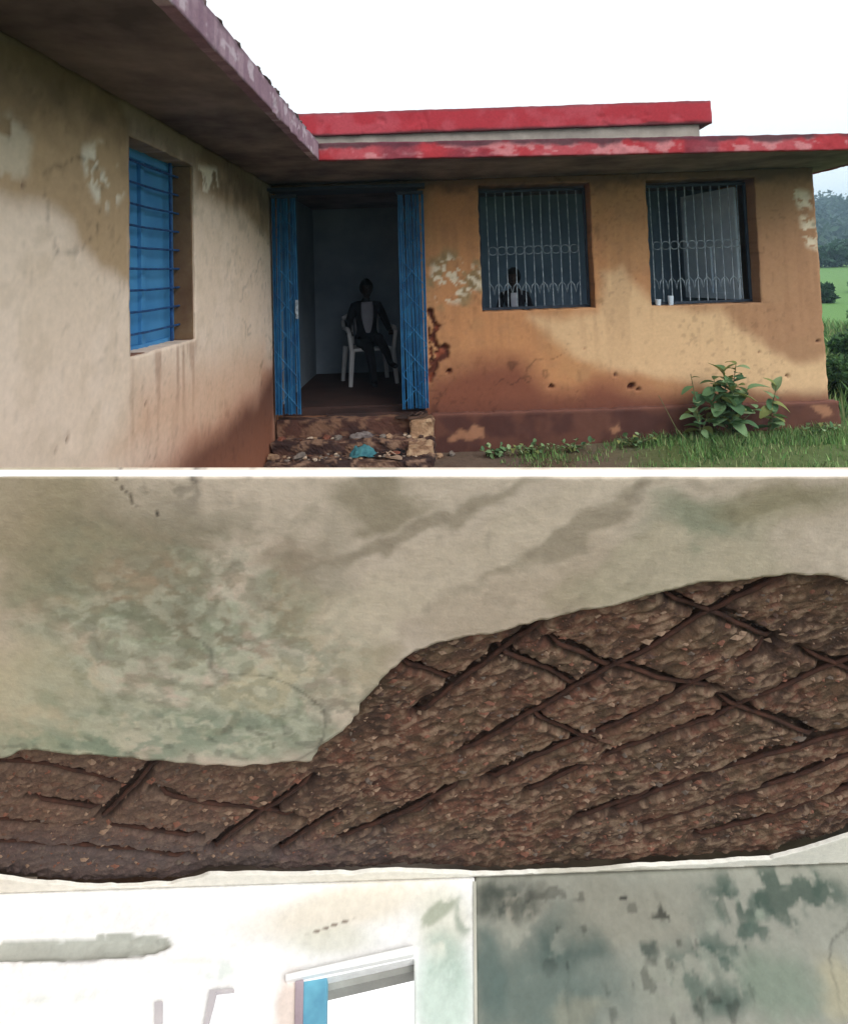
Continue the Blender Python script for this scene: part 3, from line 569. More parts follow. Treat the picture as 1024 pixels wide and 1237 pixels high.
bars_l = [[cl(*p) for p in b] for b in BARS]
# exposed rough concrete
gx = np.arange(x0l, x1l, .0048); gy = np.arange(min(p[1] for p in top_l) - .03, max(p[1] for p in bot_l) + .03, .0048)
GX, GY = np.meshgrid(gx, gy); gu = GX.ravel(); gv = GY.ravel()
sdp = poly_sd([(x0l, top_l[0][1])] + top_l + [(x1l, top_l[-1][1] + .03)] + [(x1l, bot_l[0][1])] + bot_l + [(x0l, bot_l[-1][1])], gu, gv)
wu = gu + .03 * (fbm(gu, gv, 8, 3, 201) - .5); wv = gv + .03 * (fbm(gu, gv, 8, 3, 202) - .5)
big = fbm(wu, wv, 5, 3, 203); ru_ = (wu * .85 - wv * .52); rv_ = (wu * .52 + wv * .85); mid = 1 - np.abs(fbm(ru_ * .6, rv_ * 2.2, 15, 4, 204) - .5) * 3.2; fine = fbm(ru_ * .7, rv_ * 1.3, 70, 2, 205)
lump = fbm(ru_ * .6, rv_ * 1.6, 46, 3, 206)
bd = np.full(gu.shape, 1e9)
for b in bars_l: bd = np.minimum(bd, line_d(b, gu, gv))
groove = sm(.025, .010, bd + .012 * (fbm(gu, gv, 25, 2, 207) - .5)) * sm(.25, .42, fbm(gu, gv, 6, 2, 208))
gz = .034 - .016 * (big - .35) - .010 * (lump - .4) - .006 * (mid - .5) - .008 * (fine - .5) + .026 * groove
gz = np.maximum(gz, .004 + .02 * sm(.0, -.03, sdp))
rel = .5 + (.040 - gz) * 14
c = np.tile(S(120, 86, 68), (len(gu), 1)); c = layer(c, sm(.45, .6, fbm(gu, gv, 7, 4, 210)), S(92, 66, 54)); c = layer(c, sm(.5, .62, fbm(gu, gv, 11, 4, 211)) * .6, S(134, 82, 66))
c = layer(c, sm(.55, .68, lump) * .55, S(160, 128, 104)); c = layer(c, sm(.60, .68, fine) * .5, S(196, 166, 140)); c = layer(c, sm(.44, .34, fine) * .6, S(52, 38, 34)); c = layer(c, sm(.56, .66, fbm(gu, gv, 18, 3, 213)) * .25, S(108, 94, 66))
left_ = sm(cl(420, 950)[0], cl(150, 950)[0], gu + .1 * (big - .5)); c = layer(c, left_ * .55, S(128, 104, 92)); c = layer(c, .25 * np.ones(len(gu)), S(104, 88, 78))
c = layer(c, sm(cl(300, 1000)[1], cl(300, 1050)[1], gv + .1 * (big - .5)) * sm(cl(700, 900)[0], cl(300, 900)[0], gu) * .55, S(92, 84, 88))
c = layer(c, groove * .85, S(46, 33, 30)) * .78
nu, nv = len(gx), len(gy); idx = np.arange(nu * nv).reshape(nv, nu)
q = np.stack([idx[:-1, :-1], idx[:-1, 1:], idx[1:, 1:], idx[1:, :-1]], -1).reshape(-1, 4)
q = q[(sdp[q] < .025).any(1)][:, ::-1]; used = np.unique(q); mp = np.zeros(nu * nv, int); mp[used] = np.arange(len(used))
me = np_mesh('bare_concrete', np.stack([gu, gv, gz], 1)[used], mp[q], vcol('bare_concrete', .95, 120, .7, 1.25, 160, .7, .006), c[used], True)
o = link(bpy.data.objects.new('bare_concrete', me)); o.matrix_world = CM; attach(o, ceiling); o['label'] = 'rough brown bare concrete with rusty bars'
M_rust = pm('rusted_bar', S(52, 36, 31), S(78, 50, 40), .9, scale=30, bs=200, bst=.5)
for k, b in enumerate(bars_l):
    pts = jag(b, 300 + k, .004, .03); n = len(pts); m = MB()
    m.tube([(p[0], p[1], .036 + (.02 if j in (0, n - 1) else .0) + .014 * (float(fbm(p[0], p[1], 9, 2, 320)) - .5)) for j, p in enumerate(pts)], [.0058 if 0 < j < n - 1 else .004 for j in range(n)], 8)
    cobj(m, 'reinforcing_bar', M_rust, smooth=True)
# loose stones and mortar crumbs still sitting in the broken concrete
rg = np.random.default_rng(11); inside = np.where(sdp < -.02)[0]; m = MB(); random.seed(12)
for k in rg.choice(inside, 3800, replace=False):
    r = .0025 + .0075 * rg.random() ** 3; cc_ = [S(138, 114, 96), S(116, 90, 74), S(94, 70, 58), S(118, 80, 66), S(80, 62, 55), S(98, 86, 78)][rg.integers(6)]
    t_ = rg.random() * .6; d1 = np.array([math.cos(-.55 + t_), math.sin(-.55 + t_)]); d2 = np.array([-d1[1], d1[0]]); L1, L2 = r * rg.uniform(1, 2.4), r * rg.uniform(.6, 1); P0 = np.array([gu[k], gv[k]]); z0 = gz[k]
    pl = [P0 + d1 * L1 * rg.uniform(.7, 1.1), P0 + d2 * L2, P0 - d1 * L1 * rg.uniform(.7, 1.1), P0 - d2 * L2]
    m.add([(*p_, z0 + .002) for p_ in pl] + [(*(P0 + rg.normal(size=2) * r * .3), z0 - r * rg.uniform(.5, 1.0)), (*(P0 + d1 * L1 * .4), z0 - r * rg.uniform(.3, .8))], [(0, 1, 5), (1, 4, 5), (1, 2, 4), (2, 3, 4), (3, 5, 4), (3, 0, 5)], cc_)
o = cobj(m, 'aggregate', vcol('stone_chip', .95, 150, .8, 1.15, bst=0)); o['kind'] = 'stuff'
# white divider strip added along the near end of the slab
P575 = onplane(512, 575, CP, RU)
def er(x, y): return onplane(x, y, P575, RF)
a, b, c2, d = er(-90, 575.2), er(1110, 575.2), er(1110, 567), er(-90, 567)
m = MB(); back = RF * .05; bu = back + RU * .012; m.add([a, b, c2, d, a + bu, b + bu, c2 + back, d + back], [(0, 1, 2, 3), (7, 6, 5, 4), (0, 4, 5, 1), (1, 5, 6, 2), (2, 6, 7, 3), (3, 7, 4, 0)])
tag(m.obj('divider_strip', pm('white_divider_paint', S(250, 250, 248), S(246, 246, 244), .7, bst=.05), bevel=.002), 'added long narrow white painted beam between the yard and the stained ceiling', 'divider')
# ---- walls of that room; each has its own frame (s along, v up, n towards the viewer)
def wall_frame(p, q_):
    Aw = onplane(*p, CP, RU); Bw = onplane(*q_, CP, RU); s = (Bw - Aw) / np.linalg.norm(Bw - Aw); N = np.cross(s, RU); return Aw, s, N
def wl(fr, x, y): p = onplane(x, y, fr[0], fr[2]) - fr[0]; return (float(p @ fr[1]), float(p @ RU))
def wmat(fr): return Matrix([[fr[1][i], RU[i], fr[2][i], fr[0][i]] for i in range(3)] + [[0, 0, 0, 1]])
def Lw(fr, px, py, rx, ry, ang, soft, c, st, nz=0):
    u, v = wl(fr, px, py); u2 = wl(fr, px + rx, py)[0]; v2 = wl(fr, px, py + ry)[1]; return (u, v, abs(u2 - u), abs(v2 - v), ang, soft, c, st, nz)
fl = wall_frame((-90, 1083), (573, 1060)); frr = wall_frame((573, 1060), (1110, 1040))
# left wall with the doorway; blown-out daylight is put into its white colour
OV = [Lw(fl, 100, 1146, 104, 14, 0, 0, 0, 0), Lw(fl, 60, 1147, 146, 13.5, 0, 0, 0, 0)]
def fell(u, v):      # a second place where the plaster has come off
    k = np.zeros_like(u)
    for o_ in OV: k = np.maximum(k, sm(1.04, .96, np.hypot((u - o_[0]) / o_[2], (v - o_[1]) / o_[3]) + .16 * (fbm(u, v, 12, 3, 470) - .5)))
    return relief(u, v) - k * (.012 + .014 * fbm(u * .6, v * 1.6, 34, 3, 471))
wallL = thing('glare_white_wall', 'wall coloured white for blown-out daylight, with open doorway below the fallen ceiling', 'wall', V(onplane(240, 1200, fl[0], fl[2])))
def wobj(mb, fr, name, mat, parent, bevel=0, sub=None):
    o = mb.obj(name, mat, bevel=bevel); o.matrix_world = wmat(fr); attach(o, parent)
    return o
door = [(374, 1300), (374, 1186), (500, 1158), (500, 1300)]
outl = [(-90, 1083), (573, 1060), (573, 1300)] + door[::-1] + [(-90, 1300)]
wl_col = blot_col(S(252, 252, 250, 1.0), [
    Lw(fl, 100, 1146, 104, 14, 1, .05, S(172, 174, 166), 1), Lw(fl, 60, 1148, 146, 13.5, 0, .05, S(172, 174, 166), 1), Lw(fl, 100, 1203, 70, 9, 3, .6, S(206, 212, 206), .7, 8),
    Lw(fl, 420, 1095, 130, 34, 8, .6, S(222, 212, 194), .8), Lw(fl, 400, 1135, 60, 20, 0, .6, S(210, 208, 192), .7), Lw(fl, 536, 1200, 40, 90, 0, .5, S(190, 208, 196), .85), Lw(fl, 536, 1110, 40, 50, 0, .6, S(214, 212, 196), .8),
    Lw(fl, 530, 1100, 30, 12, 30, .4, S(160, 166, 148), .85, 14), Lw(fl, 560, 1105, 12, 28, 0, .4, S(150, 160, 146), .8, 10), Lw(fl, 350, 1215, 22, 50, 0, .5, S(216, 196, 184), .8), Lw(fl, 535, 1160, 32, 44, 0, .5, S(168, 186, 174), .7, 12), Lw(fl, 400, 1119, 30, 1.4, 13, .4, S(120, 104, 92), .9), Lw(fl, 265, 1172, 22, 14, 0, .5, S(214, 222, 216), .7, 16), Lw(fl, 230, 1160, 30, 5, 0, .6, S(228, 228, 220), .6)],
    warp=.012, wscale=9, seed=3)
sheet('plaster', M_flat, [wl(fl, *p) for p in outl], .006, .10, wl_col, wmat(fl), wallL, fell)
# lintel, door leaf, jamb
m = MB(); m.prism([wl(fl, *p) for p in ((346, 1181), (500, 1146), (500, 1157), (346, 1189))], lambda a, b, d: (a, b, d), .02, -.03); wobj(m, fl, 'lintel', pm('white_lintel', S(250, 250, 248), S(244, 244, 242), bst=.1), wallL, .002)
m = MB(); m.prism([wl(fl, *p) for p in ((374, 1186), (500, 1157), (500, 1166), (374, 1195))], lambda a, b, d: (a, b, d), -.035, -.09); wobj(m, fl, 'lintel_soffit', pm('grey_lintel_soffit', S(160, 160, 154)), wallL)
dl = MB(); dl.prism([wl(fl, *p) for p in ((366, 1186), (395, 1181), (393, 1300), (364, 1300))], lambda a, b, d: (a, b, d), .001, -.028); wobj(dl, fl, 'door_leaf', pm('pale_blue_door', S(110, 176, 198), S(92, 150, 178), .6, scale=12, bst=.1), wallL, .003)
dl = MB(); dl.prism([wl(fl, *p) for p in ((357, 1187), (367, 1185), (365, 1300), (355, 1300))], lambda a, b, d: (a, b, d), .008, -.03); wobj(dl, fl, 'door_frame', pm('mauve_door_frame', S(176, 160, 168), S(150, 132, 140), .7), wallL, .002)
for pts in (((188, 1213), (197, 1212), (196, 1300), (187, 1300)), ((254, 1199), (283, 1197), (283, 1200), (254, 1203)), ((254, 1203), (262, 1202), (250, 1250), (245, 1250))):
    m = MB(); m.prism([wl(fl, *p) for p in pts], lambda a, b, d: (a, b, d), .012, -.004); wobj(m, fl, 'window_frame_strip', pm('grey_strip', S(204, 198, 200), S(186, 180, 184)), wallL)
# bright day seen through the doorway
m = MB(); m.prism([wl(fl, *p) for p in ((340, 1130), (540, 1130), (540, 1320), (340, 1320))], lambda a, b, d: (a, b, d), -.22, -.23)
M_day = bpy.data.materials.new('overcast_daylight'); M_day.use_nodes = True; t_ = M_day.node_tree; t_.nodes.remove(t_.nodes['Principled BSDF']); e_ = t_.nodes.new('ShaderNodeEmission'); e_.inputs[0].default_value = (1, .99, 1, 1); e_.inputs[1].default_value = 1.05; t_.links.new(e_.outputs[0], t_.nodes['Material Output'].inputs[0])
o = m.obj('sky', M_day); o.matrix_world = wmat(fl); o['kind'] = 'structure'; o['label'] = 'white overcast sky beyond the open doorway'
# right, green-grey painted wall
wallR = thing('painted_wall', 'grey green painted wall with blistered peeling patches below the fallen ceiling', 'wall', V(onplane(800, 1200, frr[0], frr[2])))
TG, TD, TP = S(96, 108, 102), S(64, 80, 76), S(132, 130, 118)
wr_col = blot_col(S(134, 134, 124), [
    Lw(frr, 660, 1200, 110, 80, 0, .6, S(92, 104, 98), .9), Lw(frr, 690, 1130, 50, 40, 0, .6, TD, .8), Lw(frr, 760, 1100, 90, 46, 0, .6, TP, .8), Lw(frr, 620, 1090, 50, 24, 0, .6, S(132, 128, 116), .8), Lw(frr, 610, 1090, 40, 30, 20, .5, S(76, 80, 74), .8, 12), Lw(frr, 590, 1190, 24, 80, 0, .6, S(80, 96, 92), .7),
    Lw(frr, 930, 1085, 90, 50, 0, .5, S(72, 86, 78), .8, 14), Lw(frr, 910, 1095, 30, 26, 0, .5, S(136, 144, 130), .8, 14), Lw(frr, 840, 1170, 70, 70, 0, .6, S(72, 88, 80), .85, 14), Lw(frr, 810, 1190, 60, 60, 0, .6, S(134, 136, 124), .7, 18), Lw(frr, 940, 1200, 60, 60, 0, .6, S(110, 122, 108), .8), Lw(frr, 1015, 1200, 30, 60, 0, .5, S(152, 146, 124), .85), Lw(frr, 1000, 1070, 50, 30, 0, .5, S(128, 136, 118), .7, 8), Lw(frr, 700, 1225, 40, 24, 0, .5, S(132, 132, 118), .7),
    Lw(frr, 940, 1080, 90, 44, 0, .4, S(62, 76, 68), .85, 22), Lw(frr, 900, 1110, 40, 60, 0, .5, S(60, 78, 70), .8, 20), Lw(frr, 620, 1090, 46, 28, 0, .5, S(64, 70, 64), .7, 18), Lw(frr, 850, 1180, 60, 60, 0, .5, S(66, 82, 74), .7, 24), Lw(frr, 640, 1130, 60, 40, 0, .5, S(150, 150, 138), .5, 22), Lw(frr, 798, 1100, 6, 6, 0, .5, S(60, 60, 54), .9), Lw(frr, 790, 1140, 6, 16, 0, .5, S(66, 74, 68), .85), Lw(frr, 757, 1083, 3, 3, 0, .4, S(40, 40, 38), .9), Lw(frr, 815, 1095, 14, 5, 10, .5, S(74, 78, 70), .8, 12), Lw(frr, 870, 1150, 40, 60, 0, .5, S(144, 146, 134), .6, 20)],
    warp=.07, wscale=10, seed=5)
sheet('plaster', M_flat, [wl(frr, *p) for p in ((574, 1060), (576, 1300), (1110, 1300), (1110, 1040))], .007, .10, lambda u, v: wear(wr_col(u, v), u, v, 560, .4, .4) * 1.12, wmat(frr), wallR, relief)
m = MB(); m.prism([wl(frr, *p) for p in ((571.5, 1066), (575, 1066), (577, 1300), (573, 1300))], lambda a, b, d: (a, b, d), .004, -.03); wobj(m, frr, 'corner_edge', pm('pale_corner', S(206, 204, 190)), wallR)
# ================================================================== CHAIR AND PEOPLE
M_chair = pm('white_plastic', S(186, 188, 192), S(172, 174, 180), .45, bst=0)
CHX, CHY, FL = -.69, 7.82, .38
ch = thing('plastic_chair', 'white plastic armchair in the dark doorway with a seated person', 'chair', (CHX, CHY, FL), .3)
def cput(mb, nm, bev=.006): o = mb.obj(nm, M_chair, bevel=bev); o.parent = ch; return o
cput(MB().prism([(-.22, -.24), (.22, -.24), (.20, .20), (-.20, .20)], lambda a, b, d: (a, b, d + .02 * (b < 0) * 0), .385, .42), 'seat')
m = MB()
for k in range(5):
    x = -.15 + k * .075; m.add([(x - .025, .20, .43), (x + .025, .20, .43), (x + .025, .22, .43), (x - .025, .22, .43), (x * 1.1 - .028, .30, .74), (x * 1.1 + .028, .30, .74), (x * 1.1 + .028, .32, .74), (x * 1.1 - .028, .32, .74)], [(0, 3, 2, 1), (4, 5, 6, 7), (0, 1, 5, 4), (1, 2, 6, 5), (2, 3, 7, 6), (3, 0, 4, 7)])
m.tube([(-.25, .30, .73), (-.12, .315, .79), (.12, .315, .79), (.25, .30, .73)], .028, 8); cput(m, 'backrest', 0)
for sx in (-1, 1):
    for (ya, yb) in ((-.24, -.21), (.24, .21)):
        cput(MB().tube([(sx * .27, ya, 0), (sx * .235, yb, .41)], [.024, .032], 8), 'leg', 0)
    cput(MB().tube([(sx * .245, -.22, .40), (sx * .27, -.23, .60), (sx * .275, -.16, .635), (sx * .27, .10, .635), (sx * .25, .27, .70)], [.026, .024, .026, .026, .024], 8), 'armrest', 0)
def skinned(verts, edges, radii, levels=3):
    me = bpy.data.meshes.new('tmp'); me.from_pydata(verts, edges, []); ob = link(bpy.data.objects.new('tmp', me))
    ob.modifiers.new('Skin', 'SKIN'); ob.modifiers.new('Sub', 'SUBSURF').levels = levels
    for i, r in enumerate(radii): me.skin_vertices[0].data[i].radius = r if isinstance(r, tuple) else (r, r)
    me.skin_vertices[0].data[0].use_root = True
    bpy.context.view_layer.update(); ev = ob.evaluated_get(bpy.context.evaluated_depsgraph_get()); r_ = bpy.data.meshes.new_from_object(ev)
    V_ = [tuple(v.co) for v in r_.vertices]; F_ = [tuple(p.vertices) for p in r_.polygons]; bpy.data.objects.remove(ob); return V_, F_
def hand(mb, w, d, side):      # palm + five fingers from wrist w along d
    d = np.array(d, float); d /= np.linalg.norm(d); a = np.cross(d, (0, 0, 1)); a /= np.linalg.norm(a) + 1e-9; dn = np.array([0, 0, -1.]); w = np.array(w, float)
    mb.tube([w, w + d * .03, w + d * .075, w + d * .085], [.02, .03, .032, .02], 8)
    for k, (o_, l) in enumerate(((-.024, .055), (-.008, .066), (.008, .062), (.024, .048))):
        b = w + d * .075 + a * o_; mb.tube([b, b + d * l * .5 + dn * .006, b + d * l * .85 + dn * .025], [.009, .008, .006], 6)
    b = w + d * .025 + a * side * .026; mb.tube([b, b + a * side * .02 + d * .02, b + a * side * .018 + d * .05 + dn * .01], [.010, .009, .007], 6)
M_cloth = pm('dark_clothing', S(26, 26, 34), S(18, 18, 24), .95, bst=.1); M_skin = pm('brown_skin', S(44, 31, 26), S(38, 26, 22), .6, bst=0); M_hair = pm('black_hair', S(14, 13, 13), S(10, 9, 9), .6, bst=.2); M_shirt = pm('grey_shirt', S(166, 168, 180), S(146, 148, 162), .9, bst=.1)
def person(name, label, loc, rz, sc, J, E_, R_, hands, shirt, head_c):
    Vv, Ff = skinned(J, E_, R_); mb = MB(); mb.add(Vv, Ff)
    nb = len(mb.f); hv = len(mb.v)
    hx, hy, hz = head_c                                        # head: skull, jaw, nose, ears, eyes
    mb.ellipsoid((hx, hy, hz), (.075, .092, .11), 16, 12); mb.ellipsoid((hx, hy - .025, hz - .06), (.055, .062, .065), 12, 8)
    mb.tube([(hx, hy - .085, hz + .02), (hx, hy - .108, hz - .02), (hx, hy - .088, hz - .03)], [.008, .015, .010], 6)
    for s_ in (-1, 1): mb.ellipsoid((hx + s_ * .077, hy + .01, hz - .005), (.012, .022, .032), 8, 6); mb.ellipsoid((hx + s_ * .03, hy - .082, hz + .012), (.012, .008, .007), 8, 6)
    mb.tube([(hx - .025, hy - .085, hz - .06), (hx, hy - .091, hz - .062), (hx + .025, hy - .085, hz - .06)], .006, 6)
    ns_ = len(mb.f)
    for (w_, d_, s_) in hands: hand(mb, w_, d_, s_)
    me = mb.mesh(name, M_cloth, True, True); me.materials.append(M_skin)
    for i, p in enumerate(me.polygons):
        c_ = p.center
        if i >= nb: p.material_index = 1
        elif c_.z > head_c[2] - .13: p.material_index = 1
    o = link(bpy.data.objects.new(name, me)); o.location = loc; o.rotation_euler = (0, 0, rz); o.scale = (sc,) * 3
    h = MB(); h.ellipsoid((hx, hy + .016, hz + .022), (.094, .105, .116), 16, 12, jit=.04); k_ = [f for f in h.f if not all(h.v[i][1] < hy - .035 and h.v[i][2] < hz + .06 for i in f)]; h.f = k_
    ho = link(bpy.data.objects.new('hair', h.mesh('hair', M_hair, True))); ho.parent = o
    cy_, rx_, ry_, z0_, z1_, w0_, w1_ = shirt; sv = []; nn_ = 12          # shirt front showing between the jacket edges
    for j in range(nn_ + 1):
        v_ = j / nn_; w_ = w0_ + (w1_ - w0_) * math.sin(v_ * 2.2) ** .8
        for i in range(9): x_ = w_ * (i / 4 - 1); sv.append((x_, cy_ - ry_ * math.sqrt(max(0, 1 - (x_ / rx_) ** 2)) * (1 - .25 * max(0, v_ - .75) * 4), z0_ + (z1_ - z0_) * v_))
    so = link(bpy.data.objects.new('shirt', MB().add(sv, [(j * 9 + i, j * 9 + i + 1, j * 9 + 10 + i, j * 9 + 9 + i) for j in range(nn_) for i in range(8)]).mesh('shirt', M_shirt, True))); so.parent = o
    so.modifiers.new('s', 'SOLIDIFY').thickness = .008
    return tag(o, label, 'person')
J = [(0, .08, .50), (0, .11, .66), (0, .12, .82), (0, .11, .97), (0, .09, 1.07), (0, .07, 1.15),
     (-.17, .10, 1.00), (-.25, .05, .78), (-.27, -.12, .67), (.17, .10, 1.00), (.25, .04, .79), (.27, -.13, .67),
     (-.09, .02, .49), (-.06, -.36, .51), (-.02, -.38, .27), (.0, -.36, .05), (.0, -.50, .03),
     (.10, .02, .51), (.07, -.34, .62), (.17, -.40, .42), (.21, -.41, .28), (.27, -.52, .25)]
EE = [(0, 1), (1, 2), (2, 3), (3, 4), (4, 5), (3, 6), (6, 7), (7, 8), (3, 9), (9, 10), (10, 11), (0, 12), (12, 13), (13, 14), (14, 15), (15, 16), (0, 17), (17, 18), (18, 19), (19, 20), (20, 21)]
RR = [(.15, .12), (.14, .11), (.15, .11), (.13, .10), (.065, .06), (.05, .05), .065, .05, .036, .065, .05, .036, .095, .075, .055, .04, .035, .095, .075, .052, .04, .033]
person('person', 'person in dark jacket over pale shirt sitting cross-legged in the doorway', (CHX, CHY - .02, FL), .25, .88, J, EE, RR, [((-.27, -.13, .67), (.1, -1, -.05), 1), ((.27, -.14, .67), (-.1, -1, -.05), -1)],
       (.115, .15, .118, .64, 1.06, .02, .085), (.0, .045, 1.235))
J2 = [(0, 0, .78), (0, .0, .95), (0, .01, 1.10), (0, .02, 1.22), (0, .01, 1.31), (0, 0, 1.37), (-.15, .02, 1.24), (-.22, .0, 1.02), (-.18, -.16, .92), (.15, .02, 1.24), (.22, .0, 1.02), (.2, -.18, .98),
      (-.085, 0, .76), (-.09, -.01, .42), (-.09, .02, .08), (-.09, -.12, .03), (.085, 0, .76), (.09, -.01, .42), (.09, .02, .08), (.09, -.12, .03)]
E2 = [(0, 1), (1, 2), (2, 3), (3, 4), (4, 5), (3, 6), (6, 7), (7, 8), (3, 9), (9, 10), (10, 11), (0, 12), (12, 13), (13, 14), (14, 15), (0, 16), (16, 17), (17, 18), (18, 19)]
R2 = [(.13, .10), (.12, .09), (.13, .09), (.12, .08), (.055, .05), (.045, .045), .055, .042, .03, .055, .042, .03, .08, .055, .04, .032, .08, .055, .04, .032]
_pw = atY(621, 356, 6.85)
person('person', 'child in dark clothes with pale shirt front standing behind the barred window', (_pw[0], 6.85, FL), -.25, .80, J2, E2, R2, [((-.18, -.17, .92), (.3, -1, 0), 1), ((.2, -.19, .98), (-.3, -1, 0), -1)],
       (.01, .13, .096, .98, 1.27, .02, .04), (.0, -.02, 1.46))
# ================================================================== THINGS LYING ON THE STEPS
def stone(mat, c_, r, seed, name='stone_chunk'):
    random.seed(seed); m = MB(); m.ellipsoid((0, 0, 0), r, 9, 6, jit=.22); o = m.obj(name, mat); o.location = c_; o.rotation_euler = (random.uniform(-.2, .2), random.uniform(-.2, .2), random.uniform(0, 3)); return o
M_st = [pm('rubble_%s' % n, S(*a), S(*b), .95, scale=14, bs=50, bst=.6) for n, a, b in (('tan', (166, 136, 108), (120, 94, 78)), ('red', (126, 76, 60), (92, 58, 50)), ('grey', (128, 118, 110), (92, 84, 80)))]
rubble = [(318, 530, .17, .05, 0, 'curved tan brick chunk against the cream wing wall'), (330, 540, .06, .045, 0, 'small tan chunk on the lower step by the wing wall'), (362, 552, .05, .05, 2, 'grey stone on the lower step left of the blue cloth'),
          (395, 538, .18, .04, 1, 'red brick chunk on the middle step left of the blue cloth'), (408, 528, .17, .035, 2, 'grey pebble on the middle step near the doorway'), (340, 516, .17, .04, 1, 'red brick chunk on the middle step by the folded gate'), (470, 530, .17, .035, 0, 'tan pebble on the middle step beside the pale end block'),
          (478, 545, .05, .04, 1, 'dark red chunk below the pale end block'), (530, 545, .03, .035, 0, 'tan stone on the earth beside the end block'), (545, 535, .02, .03, 2, 'grey stone against the foot of the plinth'), (590, 548, .03, .025, 2, 'small grey stone at the bare edge of the grass'), (312, 548, .06, .04, 2, 'grey stone lying in the corner of the wing wall'), (462, 512, .17, .03, 2, 'grey chip at the back of the middle step')]
for k, (x, y, z, r, mi, lb) in enumerate(rubble):
    Ys = 5.99 if z > .1 else (5.79 if x < 520 and z > .04 else 6.02 - .03 * (k % 3)); p = atY(x, y, Ys); zz = .175 if z > .1 else (.07 if x < 520 and z > .04 else 0); o = stone(M_st[mi], (p[0], Ys, zz + r * .35), (r * 1.2, r, r * .65), 50 + k); tag(o, lb, 'stone', 'rubble on and around the steps')
m = MB(); random.seed(77)
for k in range(150):
    lv = random.choice(((5.93, 6.08, .178), (5.70, 5.88, .072), (5.70, 5.88, .072), (5.5, 5.66, .0))); x_ = random.uniform(-1.36, .0); r = random.uniform(.006, .02); m.ellipsoid((x_, random.uniform(*lv[:2]), lv[2] + r * .4), (r * 1.3, r, r * .7), 6, 4, random.choice((S(150, 122, 98), S(96, 66, 54), S(120, 110, 102), S(70, 50, 44), S(176, 158, 140))), .25)
o = m.obj('gravel', M_rub); o['kind'] = 'stuff'; o['label'] = 'loose brick chips strewn over the broken steps'
def cloth(name, label, cat, P, w_, d_, h_, mat, seed):
    n = 26; xs = np.linspace(-1, 1, n); X, Y = np.meshgrid(xs, xs); r = np.hypot(X, Y); f = fbm(X + 3, Y + 3, 2.6, 4, seed); g = fbm(X + 7, Y + 7, 5, 3, seed + 2)
    z = h_ * np.clip(1 - r ** 2 * .8, 0, 1) * (.35 + 1.0 * f) + .02 * g; x = X * w_ * (.8 + .4 * f); y = Y * d_ * (.8 + .4 * g)
    idx = np.arange(n * n).reshape(n, n); q = np.stack([idx[:-1, :-1], idx[:-1, 1:], idx[1:, 1:], idx[1:, :-1]], -1).reshape(-1, 4); q = q[(r.ravel()[q] < 1.15).all(1)]
    me = np_mesh(name, np.stack([x.ravel(), y.ravel(), z.ravel()], 1), q, mat); o = link(bpy.data.objects.new(name, me)); o.location = P; so = o.modifiers.new('s', 'SOLIDIFY'); so.thickness = .004; return tag(o, label, cat)
p = atY(438, 545, 5.80); p[1] = 5.80; cloth('crumpled_cloth', 'crumpled turquoise cloth lying on the lower step', 'cloth', (p[0], p[1], .068), .12, .08, .085, pm('turquoise_cloth', S(70, 124, 130), S(46, 92, 104), .9, scale=20, bs=90), 5)
p = atY(437, 528, 6.0); cloth('crumpled_rag', 'pale grey rag behind the turquoise cloth on the middle step', 'rag', (p[0], 6.0, .175), .11, .06, .05, pm('grey_rag', S(128, 120, 118), S(84, 74, 74), .95, scale=20), 8)
def sandal(P, rz, label, col):
    t = thing('sandal', label, 'sandal', P, rz, 'sandals left on the steps'); mt = pm('sandal_rubber', S(*col), tuple(q * .7 for q in S(*col)), .8, bst=.1)
    ol = [(.115 * math.cos(a) , (.038 + .008 * math.cos(a)) * math.sin(a)) for a in np.linspace(0, 2 * math.pi, 18, endpoint=False)]
    s_ = MB().prism(ol, lambda a, b, d: (a, b, d), 0, .018).obj('sole', mt); s_.parent = t
    for sg in (-1, 1): k = MB().tube([(.07, 0, .018), (.045, sg * .022, .04), (-.01, sg * .038, .014)], .006, 6).obj('strap', mt); k.parent = t
for (x, y, z, rz, lb, cl_) in ((462, 548, .05, .4, 'dark brown sandal on the lower step beside the turquoise cloth', (48, 34, 32)), (480, 552, .05, 1.1, 'black sandal at the right end of the lower step', (30, 26, 28)), (474, 560, .05, 2.4, 'pale tan sandal at the front edge of the lower step', (176, 150, 130)), (492, 506, .335, .2, 'dark sandal standing on the pale end block', (60, 46, 42)), (505, 506, .335, .7, 'brown sandal at the outer edge of the pale end block', (88, 66, 56))):
    Ys = 6.07 if z > .1 else (5.73 if y > 555 else 5.80); p = atY(x, y, Ys); sandal((p[0], Ys, .328 if z > .1 else .072), rz, lb, cl_)
# ================================================================== PLANTS
def leaf_mesh(name, L, W_, mat, col, curl=.25):
    vs = []; fs = []; n = 5
    for i in range(n + 1):
        t = i / n; w_ = W_ * math.sin(math.pi * (t * .92 + .04)) ** .75 * .5; z = -curl * L * t * t; vs += [(t * L, -w_, z + w_ * .3), (t * L, 0, z), (t * L, w_, z + w_ * .3)]
    for i in range(n):
        a = 3 * i; fs += [(a, a + 3, a + 4, a + 1), (a + 1, a + 4, a + 5, a + 2)]
    m = MB(); m.add(vs, fs, col); return m.mesh(name, mat, True)
M_leaf = vcol('leaf_green', .85, 30, .85, 1.12, 60, .1, trans=.25)
LEAF = [leaf_mesh('leaf', 1, .72, M_leaf, S(*c_), cu) for c_, cu in (((104, 136, 94), .25), ((122, 152, 108), .5), ((82, 114, 80), .1), ((146, 168, 124), .35), ((132, 140, 84), .6))]
